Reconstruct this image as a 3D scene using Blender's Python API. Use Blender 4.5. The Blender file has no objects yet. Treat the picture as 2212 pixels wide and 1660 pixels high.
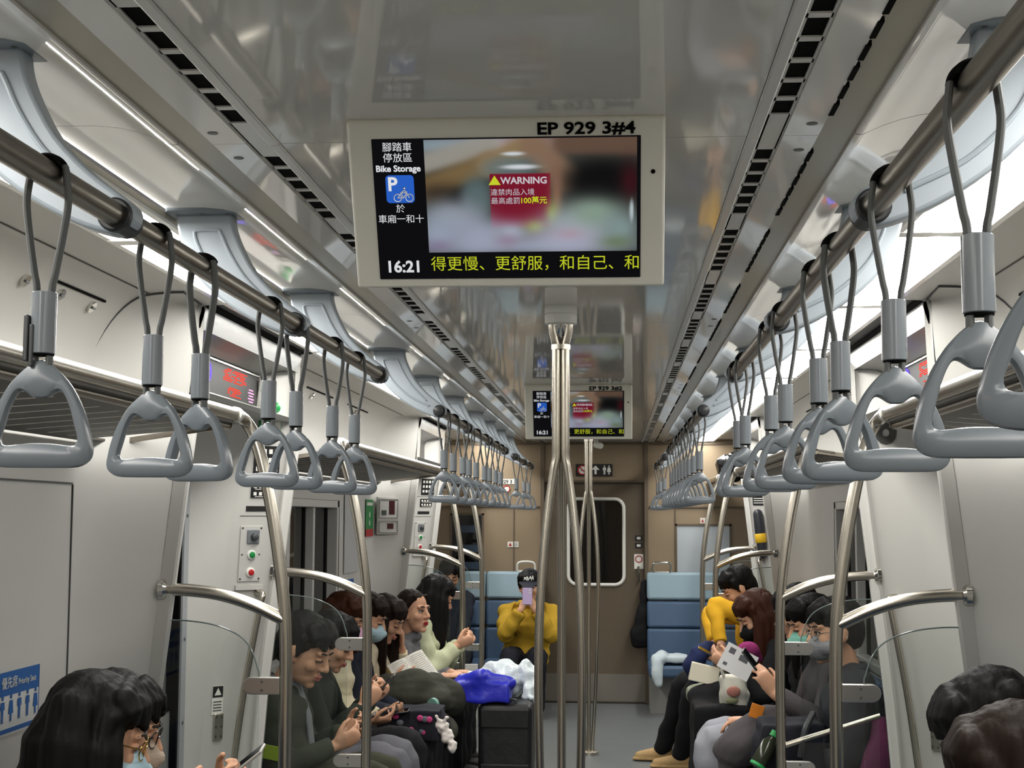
import bpy, bmesh, math, random
import numpy as np
from mathutils import Vector, Matrix, noise
random.seed(7); np.random.seed(7)
PI = math.pi
S = bpy.context.scene
COL = S.collection

# ------------------------------------------------------------------ camera
F = 3067.0
CAM = Vector((0.168, 0.0, 1.5))
d = Vector((1328-1106, -(1118-830), -F)).normalized()      # the car's long axis in camera space
u = Vector((-0.003, 1, 0)); u = (u - d*u.dot(d)).normalized()
r = d.cross(u)
Mc = Matrix((r, d, u))                                     # rows = world axes in camera space
cd = bpy.data.cameras.new('camera'); cam = bpy.data.objects.new('camera', cd); COL.objects.link(cam)
cd.sensor_width = 36.0; cd.lens = F/2212*36.0; cd.clip_start = 0.05; cd.clip_end = 100
cam.matrix_world = Matrix.Translation(CAM) @ Mc.to_4x4()
S.camera = cam

# ------------------------------------------------------------------ world, exposure
w = bpy.data.worlds.new('world'); S.world = w; w.use_nodes = True
w.node_tree.nodes['Background'].inputs[0].default_value = (0.02, 0.021, 0.023, 1)
w.node_tree.nodes['Background'].inputs[1].default_value = 0.3
S.view_settings.view_transform = 'Standard'; S.view_settings.look = 'None'
S.view_settings.gamma = 1.0; S.view_settings.use_curve_mapping = False
S.view_settings.exposure = 0.0
S.cycles.max_bounces = 12; S.cycles.diffuse_bounces = 7
LIGHT = 22.0          # emission of the lit ceiling diffusers (the lamps of the carriage)

# ------------------------------------------------------------------ materials
def lin(c):
    out = []
    for v in c[:3]:
        v = v/255.0
        out.append(v/12.92 if v <= 0.04045 else ((v+0.055)/1.055)**2.4)
    return (out[0], out[1], out[2], 1)
MATS = {}
def mat(name, rgb, rough=0.5, metal=0.0, spec=0.5, bump=None, var=None, coat=0.0, emit=None, trans=0.0, ior=1.45, aniso=0.0, sheen=0.0):
    """bump=(scale, strength, kind, stretch) ; var=(scale, amount)"""
    if name in MATS: return MATS[name]
    m = bpy.data.materials.new(name); m.use_nodes = True
    nt = m.node_tree; b = nt.nodes['Principled BSDF']
    c = lin(rgb)
    b.inputs['Base Color'].default_value = c
    b.inputs['Roughness'].default_value = rough
    b.inputs['Metallic'].default_value = metal
    b.inputs['Specular IOR Level'].default_value = spec
    b.inputs['IOR'].default_value = ior
    b.inputs['Coat Weight'].default_value = coat
    if coat: b.inputs['Coat Roughness'].default_value = 0.08
    if trans: b.inputs['Transmission Weight'].default_value = trans
    if sheen:
        b.inputs['Sheen Weight'].default_value = sheen
    if emit:
        b.inputs['Emission Color'].default_value = lin(emit[0]); b.inputs['Emission Strength'].default_value = emit[1]
    if bump or var:
        tc = nt.nodes.new('ShaderNodeTexCoord')
    if var:
        n = nt.nodes.new('ShaderNodeTexNoise'); n.inputs['Scale'].default_value = var[0]; n.inputs['Detail'].default_value = 4
        nt.links.new(tc.outputs['Object'], n.inputs['Vector'])
        mx = nt.nodes.new('ShaderNodeMix'); mx.data_type = 'RGBA'
        a = var[1]
        mx.inputs['A'].default_value = (c[0]*(1-a), c[1]*(1-a), c[2]*(1-a), 1)
        mx.inputs['B'].default_value = (min(1, c[0]*(1+a)), min(1, c[1]*(1+a)), min(1, c[2]*(1+a)), 1)
        nt.links.new(n.outputs['Fac'], mx.inputs['Factor']); nt.links.new(mx.outputs['Result'], b.inputs['Base Color'])
    if bump:
        sc, st, kind, stretch = bump
        mp = nt.nodes.new('ShaderNodeMapping'); mp.inputs['Scale'].default_value = stretch
        nt.links.new(tc.outputs['Object'], mp.inputs['Vector'])
        if kind == 'wave':
            t = nt.nodes.new('ShaderNodeTexWave'); t.inputs['Scale'].default_value = sc; t.inputs['Distortion'].default_value = 2.5
            t.inputs['Detail'].default_value = 2; t.bands_direction = 'Z'
        else:
            t = nt.nodes.new('ShaderNodeTexNoise'); t.inputs['Scale'].default_value = sc; t.inputs['Detail'].default_value = 3
        nt.links.new(mp.outputs['Vector'], t.inputs['Vector'])
        bp = nt.nodes.new('ShaderNodeBump'); bp.inputs['Strength'].default_value = st; bp.inputs['Distance'].default_value = 0.02
        nt.links.new(t.outputs['Fac'], bp.inputs['Height']); nt.links.new(bp.outputs['Normal'], b.inputs['Normal'])
    MATS[name] = m
    return m
def glow(name, rgb, strength):
    if name in MATS: return MATS[name]
    m = bpy.data.materials.new(name); m.use_nodes = True; nt = m.node_tree; nt.nodes.clear()
    e = nt.nodes.new('ShaderNodeEmission'); o = nt.nodes.new('ShaderNodeOutputMaterial')
    e.inputs[0].default_value = lin(rgb); e.inputs[1].default_value = strength
    nt.links.new(e.outputs[0], o.inputs[0]); MATS[name] = m
    return m
def lcd(name, rgb, strength):
    """emissive LCD pixels that dim off axis as the panels do"""
    if name in MATS: return MATS[name]
    m = bpy.data.materials.new(name); m.use_nodes = True; nt = m.node_tree; nt.nodes.clear()
    e = nt.nodes.new('ShaderNodeEmission'); o = nt.nodes.new('ShaderNodeOutputMaterial')
    e.inputs[0].default_value = lin(rgb)
    lcd_power(nt, e, strength); nt.links.new(e.outputs[0], o.inputs[0]); MATS[name] = m
    return m
def lcd_power(nt, e, strength):
    g = nt.nodes.new('ShaderNodeNewGeometry'); dt = nt.nodes.new('ShaderNodeVectorMath'); dt.operation = 'DOT_PRODUCT'
    nt.links.new(g.outputs['Normal'], dt.inputs[0]); nt.links.new(g.outputs['Incoming'], dt.inputs[1])
    pw = nt.nodes.new('ShaderNodeMath'); pw.operation = 'POWER'; pw.inputs[1].default_value = 4.0; pw.use_clamp = True
    nt.links.new(dt.outputs['Value'], pw.inputs[0]); ml = nt.nodes.new('ShaderNodeMath'); ml.operation = 'MULTIPLY'; ml.inputs[1].default_value = strength
    nt.links.new(pw.outputs[0], ml.inputs[0]); nt.links.new(ml.outputs[0], e.inputs[1])
def glass(name, tint=(249, 251, 250), rough=0.0, mixf=0.10):
    if name in MATS: return MATS[name]
    m = bpy.data.materials.new(name); m.use_nodes = True; nt = m.node_tree; nt.nodes.clear()
    o = nt.nodes.new('ShaderNodeOutputMaterial'); mx = nt.nodes.new('ShaderNodeMixShader')
    t = nt.nodes.new('ShaderNodeBsdfTransparent'); g = nt.nodes.new('ShaderNodeBsdfGlossy'); fr = nt.nodes.new('ShaderNodeFresnel')
    ad = nt.nodes.new('ShaderNodeMath'); ad.operation = 'MULTIPLY'; ad.inputs[1].default_value = 0.8
    fr.inputs['IOR'].default_value = 1.45
    t.inputs[0].default_value = lin(tint); g.inputs['Roughness'].default_value = rough
    nt.links.new(fr.outputs[0], ad.inputs[0]); nt.links.new(ad.outputs[0], mx.inputs[0])
    nt.links.new(t.outputs[0], mx.inputs[1]); nt.links.new(g.outputs[0], mx.inputs[2]); nt.links.new(mx.outputs[0], o.inputs[0])
    MATS[name] = m
    return m

WHITE   = mat('white_panel', (188, 187, 183), 0.38, spec=0.5, var=(3, 0.02))  # base colour lowered to hold down the lamp light on the door pillars
COVEDIM    = mat('cove_dimmed', (172, 171, 167), 0.4, spec=0.45, var=(2.5, 0.03))  # wall colour darkened to offset the strong lamp light on the cove
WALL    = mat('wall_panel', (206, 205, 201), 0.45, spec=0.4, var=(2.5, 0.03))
CEIL    = mat('ceiling_gloss', (222, 220, 213), 0.055, spec=0.6)
CEILS   = mat('ceiling_side', (240, 239, 235), 0.06, spec=0.65)
TRIMW   = mat('ceiling_strip', (216, 215, 210), 0.22, spec=0.6)
BRONZE  = mat('bronze_trim', (160, 154, 136), 0.3, metal=0.0)
BLACK   = mat('black_void', (5, 5, 5), 0.9, spec=0.1)
RUBBER  = mat('black_rubber', (22, 22, 22), 0.6)
STEEL   = mat('brushed_steel', (196, 190, 178), 0.27, metal=1.0)
STEELD  = mat('dark_rail_steel', (150, 143, 132), 0.30, metal=1.0)
ALU     = mat('aluminium', (205, 204, 200), 0.3, metal=1.0)
RACKM   = mat('rack_sheet', (96, 93, 87), 0.5, metal=0.5)
BRKT    = mat('bracket_grey', (168, 178, 187), 0.33, spec=0.5)
RINGM   = mat('strap_plastic', (109, 116, 122), 0.24, spec=0.55)
SLEEVEM = mat('strap_sleeve', (116, 122, 127), 0.2, spec=0.55)
WEB     = mat('strap_webbing', (92, 94, 94), 0.65)
DARKG   = mat('dark_grey_plastic', (62, 64, 66), 0.4)
FLOORM  = mat('floor_vinyl', (100, 104, 105), 0.4, spec=0.4, var=(6, 0.08))
BROWN   = mat('end_wall_brown', (138, 122, 100), 0.45, spec=0.35, var=(4, 0.03))
BROWND  = mat('end_door_brown', (94, 83, 69), 0.4, spec=0.4)
DGLASS  = mat('dark_window_glass', (8, 9, 12), 0.04, spec=0.6)
SIGNK   = mat('sign_black', (24, 24, 26), 0.4)
SIGNW   = mat('sign_white', (222, 222, 216), 0.5)
GREENS  = mat('sign_green', (20, 130, 62), 0.45)
REDS    = mat('sign_red', (172, 32, 32), 0.45)
BLUES   = mat('sign_blue', (30, 96, 170), 0.45)
CHROME  = mat('chrome', (214, 212, 206), 0.12, metal=1.0)
SEATB   = mat('seat_blue', (66, 90, 118), 0.55, var=(25, 0.06))
SEATH   = mat('seat_head_blue', (134, 158, 170), 0.5, var=(25, 0.04))
CLEAR   = glass('clear_glass')
SCRW    = mat('screw_grey', (96, 96, 92), 0.4, metal=0.6)

# ------------------------------------------------------------------ object helpers
def wloc(o):
    v = Vector((0, 0, 0))
    while o is not None:
        v = v + o.location; o = o.parent
    return v
def tag(o, label=None, cat=None, group=None, kind=None):
    if label: o['label'] = label
    if cat: o['category'] = cat
    if group: o['group'] = group
    if kind: o['kind'] = kind
    return o
def thing(name, label, cat, loc=(0, 0, 0), group=None, kind=None):
    o = bpy.data.objects.new(name, None); COL.objects.link(o); o.location = loc; o.empty_display_size = 0.1
    return tag(o, label, cat, group, kind)
def dup(root, label, loc=None, rotz=None):
    def cp(o, par):
        c = o.copy(); COL.objects.link(c); c.parent = par
        if o.get('label') and par is not None: c['label'] = o['label']
        for k in KIDS.get(o.name, []): cp(k, c)
        return c
    c = cp(root, None); c['label'] = label
    if loc is not None: c.location = loc
    if rotz is not None: c.rotation_euler = (0, 0, rotz)
    return c
KIDS = {}

class MB:
    def __init__(s): s.v = []; s.f = []; s.m = []; s.mi = 0
    def add(s, vs, fs):
        b = len(s.v); s.v += [tuple(q) for q in vs]
        for f in fs: s.f.append(tuple(b+i for i in f)); s.m.append(s.mi)
        return s
    def box(s, c, sz, M=None):
        x, y, z = sz[0]/2, sz[1]/2, sz[2]/2
        vs = [Vector((sx*x, sy*y, sz_*z)) for sx in (-1, 1) for sy in (-1, 1) for sz_ in (-1, 1)]
        if M is not None: vs = [M @ q for q in vs]
        vs = [q + Vector(c) for q in vs]
        return s.add(vs, [(0,1,3,2), (4,6,7,5), (0,4,5,1), (2,3,7,6), (0,2,6,4), (1,5,7,3)])
    def quad(s, a, b, c, e): return s.add([a, b, c, e], [(0,1,2,3)])
    def grid(s, rows):
        """rows: list of equal-length point lists -> open surface"""
        n = len(rows[0]); vs = [p for r_ in rows for p in r_]
        fs = [(i*n+j, i*n+j+1, (i+1)*n+j+1, (i+1)*n+j) for i in range(len(rows)-1) for j in range(n-1)]
        return s.add(vs, fs)
    def prism(s, pts, off):
        """closed polygon pts (3D) extruded by vector off"""
        n = len(pts); off = Vector(off); vs = [Vector(p) for p in pts] + [Vector(p)+off for p in pts]
        fs = [tuple(range(n-1, -1, -1)), tuple(range(n, 2*n))] + [(i, (i+1) % n, n+(i+1) % n, n+i) for i in range(n)]
        return s.add(vs, fs)
    def tube(s, pts, rad, n=12, cap=True, flat=None, ref=None, dome=False):
        """tube along pts; rad scalar/list; flat=(a,b) multipliers of the cross-section in (ref, other)"""
        P = [Vector(p) for p in pts]; k = len(P)
        R = rad if isinstance(rad, (list, tuple)) else [rad]*k
        if dome:
            P2 = []; R2 = []
            t0 = (P[0]-P[1]).normalized(); t1 = (P[-1]-P[-2]).normalized()
            for a in (0.98, 0.8, 0.45):
                P2.append(P[0]+t0*R[0]*a); R2.append(R[0]*math.sqrt(1-a*a))
            P2 += P; R2 += list(R)
            for a in (0.45, 0.8, 0.98):
                P2.append(P[-1]+t1*R[-1]*a); R2.append(R[-1]*math.sqrt(1-a*a))
            P, R, k = P2, R2, len(P2)
        T = []
        for i in range(k):
            t = P[min(i+1, k-1)]-P[max(i-1, 0)]
            T.append(t.normalized() if t.length > 1e-9 else Vector((0, 0, 1)))
        if ref is not None: a = Vector(ref)
        else:
            a = Vector((0, 0, 1)) if abs(T[0].z) < 0.9 else Vector((1, 0, 0))
        vs = []
        for i in range(k):
            a = (a - T[i]*a.dot(T[i]))
            a = a.normalized() if a.length > 1e-6 else T[i].orthogonal().normalized()
            b = T[i].cross(a)
            fa, fb = flat if flat else (1, 1)
            for j in range(n):
                q = 2*PI*j/n
                vs.append(P[i] + a*(math.cos(q)*R[i]*fa) + b*(math.sin(q)*R[i]*fb))
        fs = [(i*n+j, i*n+(j+1) % n, (i+1)*n+(j+1) % n, (i+1)*n+j) for i in range(k-1) for j in range(n)]
        if cap: fs += [tuple(range(n-1, -1, -1)), tuple((k-1)*n+j for j in range(n))]
        return s.add(vs, fs)
    def ball(s, c, rad, M=None, seg=16, ring=10):
        rx, ry, rz = rad if isinstance(rad, (tuple, list)) else (rad,)*3
        vs = [Vector((0, 0, rz))]
        for i in range(1, ring):
            a = PI*i/ring
            for j in range(seg):
                b = 2*PI*j/seg
                vs.append(Vector((rx*math.sin(a)*math.cos(b), ry*math.sin(a)*math.sin(b), rz*math.cos(a))))
        vs.append(Vector((0, 0, -rz)))
        if M is not None: vs = [M @ q for q in vs]
        vs = [q+Vector(c) for q in vs]
        fs = [(0, 1+j, 1+(j+1) % seg) for j in range(seg)]
        for i in range(ring-2):
            fs += [(1+i*seg+j, 1+(i+1)*seg+j, 1+(i+1)*seg+(j+1) % seg, 1+i*seg+(j+1) % seg) for j in range(seg)]
        L = len(vs)-1
        fs += [(L, 1+(ring-2)*seg+(j+1) % seg, 1+(ring-2)*seg+j) for j in range(seg)]
        return s.add(vs, fs)
    def cyl(s, a, b, rad, n=20): return s.tube([a, b], rad, n)
    def disc(s, c, nrm, rad, n=20):
        nrm = Vector(nrm).normalized(); a = nrm.orthogonal().normalized(); b = nrm.cross(a)
        return s.add([Vector(c)+a*rad*math.cos(2*PI*i/n)+b*rad*math.sin(2*PI*i/n) for i in range(n)], [tuple(range(n))])
    def build(s, name, mats, parent=None, smooth=True, bevel=0.0, local=False, angle=40, subsurf=0, segs=2, weld=False):
        me = bpy.data.meshes.new(name)
        vs = s.v
        if parent is not None and not local:
            o_ = wloc(parent); vs = [(p[0]-o_.x, p[1]-o_.y, p[2]-o_.z) for p in vs]
        me.from_pydata(vs, [], s.f)
        ml = mats if isinstance(mats, (list, tuple)) else [mats]
        for m_ in ml: me.materials.append(m_)
        if len(ml) > 1: me.polygons.foreach_set('material_index', s.m)
        bm = bmesh.new(); bm.from_mesh(me)
        if weld: bmesh.ops.remove_doubles(bm, verts=bm.verts, dist=1e-5)
        bmesh.ops.recalc_face_normals(bm, faces=bm.faces); bm.to_mesh(me); bm.free()
        if smooth:
            me.polygons.foreach_set('use_smooth', [True]*len(me.polygons))
            me.set_sharp_from_angle(angle=math.radians(angle))
        o = bpy.data.objects.new(name, me); COL.objects.link(o)
        if parent is not None:
            o.parent = parent; KIDS.setdefault(parent.name, []).append(o)
        if bevel:
            b = o.modifiers.new('bevel', 'BEVEL'); b.width = bevel; b.segments = segs; b.limit_method = 'ANGLE'; b.angle_limit = math.radians(35)
        if subsurf:
            q = o.modifiers.new('sub', 'SUBSURF'); q.levels = subsurf; q.render_levels = subsurf
        return o
def struct(name, mb, m, **k):
    return tag(mb.build(name, m, **k), kind='structure')
def spline(pts, n=8):
    """Catmull-Rom through pts"""
    P = [Vector(p) for p in pts]; out = []
    for i in range(len(P)-1):
        p0 = P[i-1] if i else P[0]*2-P[1]; p1 = P[i]; p2 = P[i+1]; p3 = P[i+2] if i+2 < len(P) else P[-1]*2-P[-2]
        for j in range(n):
            t = j/n
            out.append(0.5*((2*p1)+(p2-p0)*t+(2*p0-5*p1+4*p2-p3)*t*t+(3*p1-p0-3*p2+p3)*t**3))
    out.append(P[-1]); return out
def lettering(text, size, m, parent, M, bold=0.0, align='LEFT', name='lettering', sx=1.0, depth=0.0004):
    """text as mesh; M (4x4) places the text plane: local x = reading direction, y = up"""
    cu = bpy.data.curves.new('t', 'FONT'); cu.body = text; cu.size = size; cu.offset = bold*size; cu.extrude = depth
    cu.align_x = align; cu.align_y = 'CENTER'; cu.resolution_u = 3
    ob = bpy.data.objects.new('t', cu); COL.objects.link(ob)
    dg = bpy.context.evaluated_depsgraph_get(); me = bpy.data.meshes.new_from_object(ob.evaluated_get(dg))
    bpy.data.objects.remove(ob); bpy.data.curves.remove(cu)
    me.transform(M @ Matrix.Diagonal((sx, 1, 1, 1)))
    me.materials.clear(); me.materials.append(m); me.name = name
    o = bpy.data.objects.new(name, me); COL.objects.link(o)
    if parent is not None:
        o.parent = parent; KIDS.setdefault(parent.name, []).append(o)
    return o
def frame(o, x, y):
    """4x4 with local x,y axes and origin o"""
    x = Vector(x).normalized(); y = Vector(y); y = (y - x*y.dot(x)).normalized(); z = x.cross(y)
    return Matrix(((x.x, y.x, z.x, o[0]), (x.y, y.y, z.y, o[1]), (x.z, y.z, z.z, o[2]), (0, 0, 0, 1)))
def rel(M, parent):
    return Matrix.Translation(-wloc(parent)) @ M
SIDES = ((-1, 'left'), (1, 'right'))
Y0, YEND = -1.6, 11.7
P1, P2, P3, P4 = 4.16, 5.54, 9.02, 10.35
ORD = ['first', 'second', 'third', 'fourth', 'fifth', 'sixth', 'seventh', 'eighth', 'ninth', 'tenth', 'eleventh', 'twelfth', 'thirteenth', 'fourteenth', 'fifteenth', 'sixteenth', 'seventeenth', 'eighteenth']
# ------------------------------------------------------------------ ceiling lamps (diffusers with frames)
DIFF = glow('diffuser_light', (255, 252, 246), LIGHT)
EDGE_A = []
edges = [2.05+1.08*k for k in range(-3, 10)]
edges = [Y0] + [e for e in edges if Y0+0.2 < e < YEND-0.2] + [YEND-0.02]
for sg, sd in SIDES:
    for i in range(len(edges)-1):
        a, b = edges[i]+0.026, edges[i+1]-0.026
        far = len(edges)-1-i
        t = thing('ceiling_light', 'glowing white ceiling light panel above the %s handrail, %s counted from the brown end wall' % (sd, ORD[far-1]),
                  'ceiling light', (sg*0.885, (a+b)/2, 2.13), 'ceiling lights in two rows')
        m = MB(); arc = [(0.80+0.17*q/8, 2.127-0.008*math.sin(PI*q/8)) for q in range(9)]; m.grid([[(sg*x, a, z) for x, z in arc], [(sg*x, b, z) for x, z in arc]])
        m.build('diffuser', DIFF, t)
        m = MB()
        for x in (0.792, 0.978): m.box((sg*x, (a+b)/2, 2.131), (0.016, b-a+0.052, 0.018))
        for y in (a-0.013, b+0.013): m.box((sg*0.885, y, 2.128), (0.19, 0.026, 0.016))
        m.build('frame', TRIMW, t, smooth=False)
    m = MB(); m.box((sg*0.789, (Y0+YEND)/2, 2.1365), (0.012, YEND-Y0, 0.012)); EDGE_A.append((sg, m))

# ------------------------------------------------------------------ floor, ceiling
m = MB(); m.box((0, (Y0+YEND)/2, -0.02), (3.0, YEND-Y0, 0.04)); struct('floor', m, FLOORM, smooth=False)
seams = [Y0, 0.07, 2.275, 4.49, 6.70, 8.91, 11.12, YEND]
CZ = 2.116
m = MB()
for a, b in zip(seams[:-1], seams[1:]):
    m.box((0, (a+b)/2, CZ+0.01), (0.766, b-a-0.003, 0.02))
struct('ceiling', m, CEIL, smooth=False)
m = MB(); m.box((0, (Y0+YEND)/2, 2.25), (3.0, YEND-Y0, 0.02)); struct('ceiling', m, BLACK, smooth=False)   # roof void behind
n_tr = [0]
def trim(mb, mt, **k):
    n_tr[0] += 1
    return struct('trim_%d' % n_tr[0], mb, mt, **k)
groups = []
for k in range(-3, 8):
    base = 2.275 + k*1.4
    groups += [(base+0.10, 6), (base+0.775, 6)]
for sg, sd in SIDES:
    # flange beside the slots
    m = MB()
    for a, b in zip(seams[:-1], seams[1:]): m.box((sg*0.394, (a+b)/2, CZ+0.006), (0.020, b-a-0.003, 0.02))
    trim(m, TRIMW, smooth=False, bevel=0.003)
    # slotted air strip: slots between cross bars, filled black for the shade inside
    m = MB(); xs0, xs1 = 0.406, 0.440
    m.box((sg*0.4075, (Y0+YEND)/2, CZ+0.014), (0.003, YEND-Y0, 0.02)); m.box((sg*0.4395, (Y0+YEND)/2, CZ+0.014), (0.004, YEND-Y0, 0.02))
    cur = Y0
    for gy, n in groups:
        for q in range(n):
            a = gy+q*0.0885; b = a+0.072
            if a < Y0+0.05 or b > YEND-0.05: continue
            m.box((sg*0.423, (cur+a)/2, CZ+0.014), (0.034, a-cur, 0.02)); cur = b
    m.box((sg*0.423, (cur+YEND)/2, CZ+0.014), (0.034, YEND-cur, 0.02))
    trim(m, TRIMW, smooth=False)
    m = MB(); m.box((sg*0.423, (Y0+YEND)/2, CZ+0.0145), (0.030, YEND-Y0, 0.016)); trim(m, BLACK, smooth=False)
    # flat strip with screws
    m = MB()
    for a, b in zip(seams[:-1], seams[1:]): m.box((sg*0.470, (a+b)/2, CZ+0.01), (0.056, b-a-0.003, 0.02))
    trim(m, CEILS, smooth=False)
    m = MB()
    for sY in seams[1:-1]:
        for dy in (-0.07, 0.09): m.disc((sg*0.478, sY+dy, CZ-0.001), (0, 0, -1), 0.009, 14)
    trim(m, SCRW, smooth=False)
    # bronze channel with thin slots on its inner lip
    m = MB(); m.box((sg*0.528, (Y0+YEND)/2, CZ+0.016), (0.058, YEND-Y0, 0.02))
    trim(m, BRONZE, smooth=False)
    m = MB()
    for gy, n in groups:
        for q in range(n):
            a = gy+q*0.0885
            if sg > 0 and Y0+0.05 < a < YEND-0.15: m.box((sg*0.5005, a+0.036, CZ+0.004), (0.008, 0.062, 0.011))
    if sg > 0: trim(m, BLACK, smooth=False)
    # rounded step and side panel carrying the brackets
    m = MB()
    prof = [(0.557, CZ+0.012), (0.557, CZ+0.001), (0.566, CZ), (0.573, CZ+0.002), (0.60, CZ+0.014), (0.63, CZ+0.024), (0.66, CZ+0.031), (0.70, CZ+0.035), (0.786, CZ+0.036)]
    for a, b in zip(seams[:-1], seams[1:]):
        m.grid([[(sg*x, a+0.0015, z) for x, z in prof], [(sg*x, b-0.0015, z) for x, z in prof]])
    n_tr[0] += 1; struct('trim_%d' % n_tr[0], m, CEILS)

for sg, m in EDGE_A: trim(m, BRONZE, smooth=False)
# ------------------------------------------------------------------ side walls
NORM = [(0.977, 2.138), (1.06, 2.138), (1.13, 2.135), (1.195, 2.122), (1.255, 2.075), (1.305, 2.0), (1.330, 1.92), (1.336, 1.74), (1.336, 1.5), (1.335, 1.2), (1.335, 0.8), (1.33, 0.3), (1.32, 0.0)]
NOSE = [(0.977, 2.138), (1.03, 2.138), (1.075, 2.134), (1.086, 2.11), (1.088, 2.05), (1.092, 1.95), (1.099, 1.84), (1.115, 1.72), (1.140, 1.5), (1.172, 1.2), (1.215, 0.8), (1.25, 0.3), (1.27, 0.0)]
NORM = [(q.x, q.z) for q in spline([(x, 0, z) for x, z in NORM], 3)]
NOSE = [(q.x, q.z) for q in spline([(x, 0, z) for x, z in NOSE], 3)]
def nose_at(z):
    for (x0, z0), (x1, z1) in zip(NOSE[:-1], NOSE[1:]):
        if z1 <= z <= z0: return x0+(x1-x0)*(z0-z)/(z0-z1+1e-9)
    return NOSE[-1][0]
def fine(prof):
    return [p for p in spline([(x, 0, z) for x, z in prof], 4)]
def section(sg, y, t):
    return [(sg*(a[0]+(b[0]-a[0])*t), y, a[1]) for a, b in zip(NORM, NOSE)]
def wall_run(sg, ya, yb, wedge_a, wedge_b, wins=()):
    m = MB(); rows = []
    if wedge_a:
        for i in range(25):
            q = i/24; rows.append(section(sg, ya+0.28*q, 1-math.sin(q*PI/2)**0.9))
    else: rows.append(section(sg, ya, 0))
    if wedge_b:
        for i in range(25):
            q = i/24; rows.append(section(sg, yb-0.28+0.28*q, 1-math.cos(q*PI/2)))
    else: rows.append(section(sg, yb, 0))
    cols = sorted(set([rr[0][1] for rr in rows] + [w_ for ab in wins for w_ in ab[:2]]))
    n = len(NORM)
    R = []
    for y in cols:
        hit = [rr for rr in rows if abs(rr[0][1]-y) < 1e-6]
        R.append(hit[0] if hit else section(sg, y, 0))
    for i in range(len(R)-1):
        ymid = (cols[i]+cols[i+1])/2
        for j in range(n-1):
            zm = (NORM[j][1]+NORM[j+1][1])/2
            if any(a < ymid < b and z0 < zm < z1 for a, b, z0, z1 in wins): continue
            m.quad(R[i][j], R[i][j+1], R[i+1][j+1], R[i+1][j])
    return m
WZ0, WZ1 = 0.8, 1.585
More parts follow.
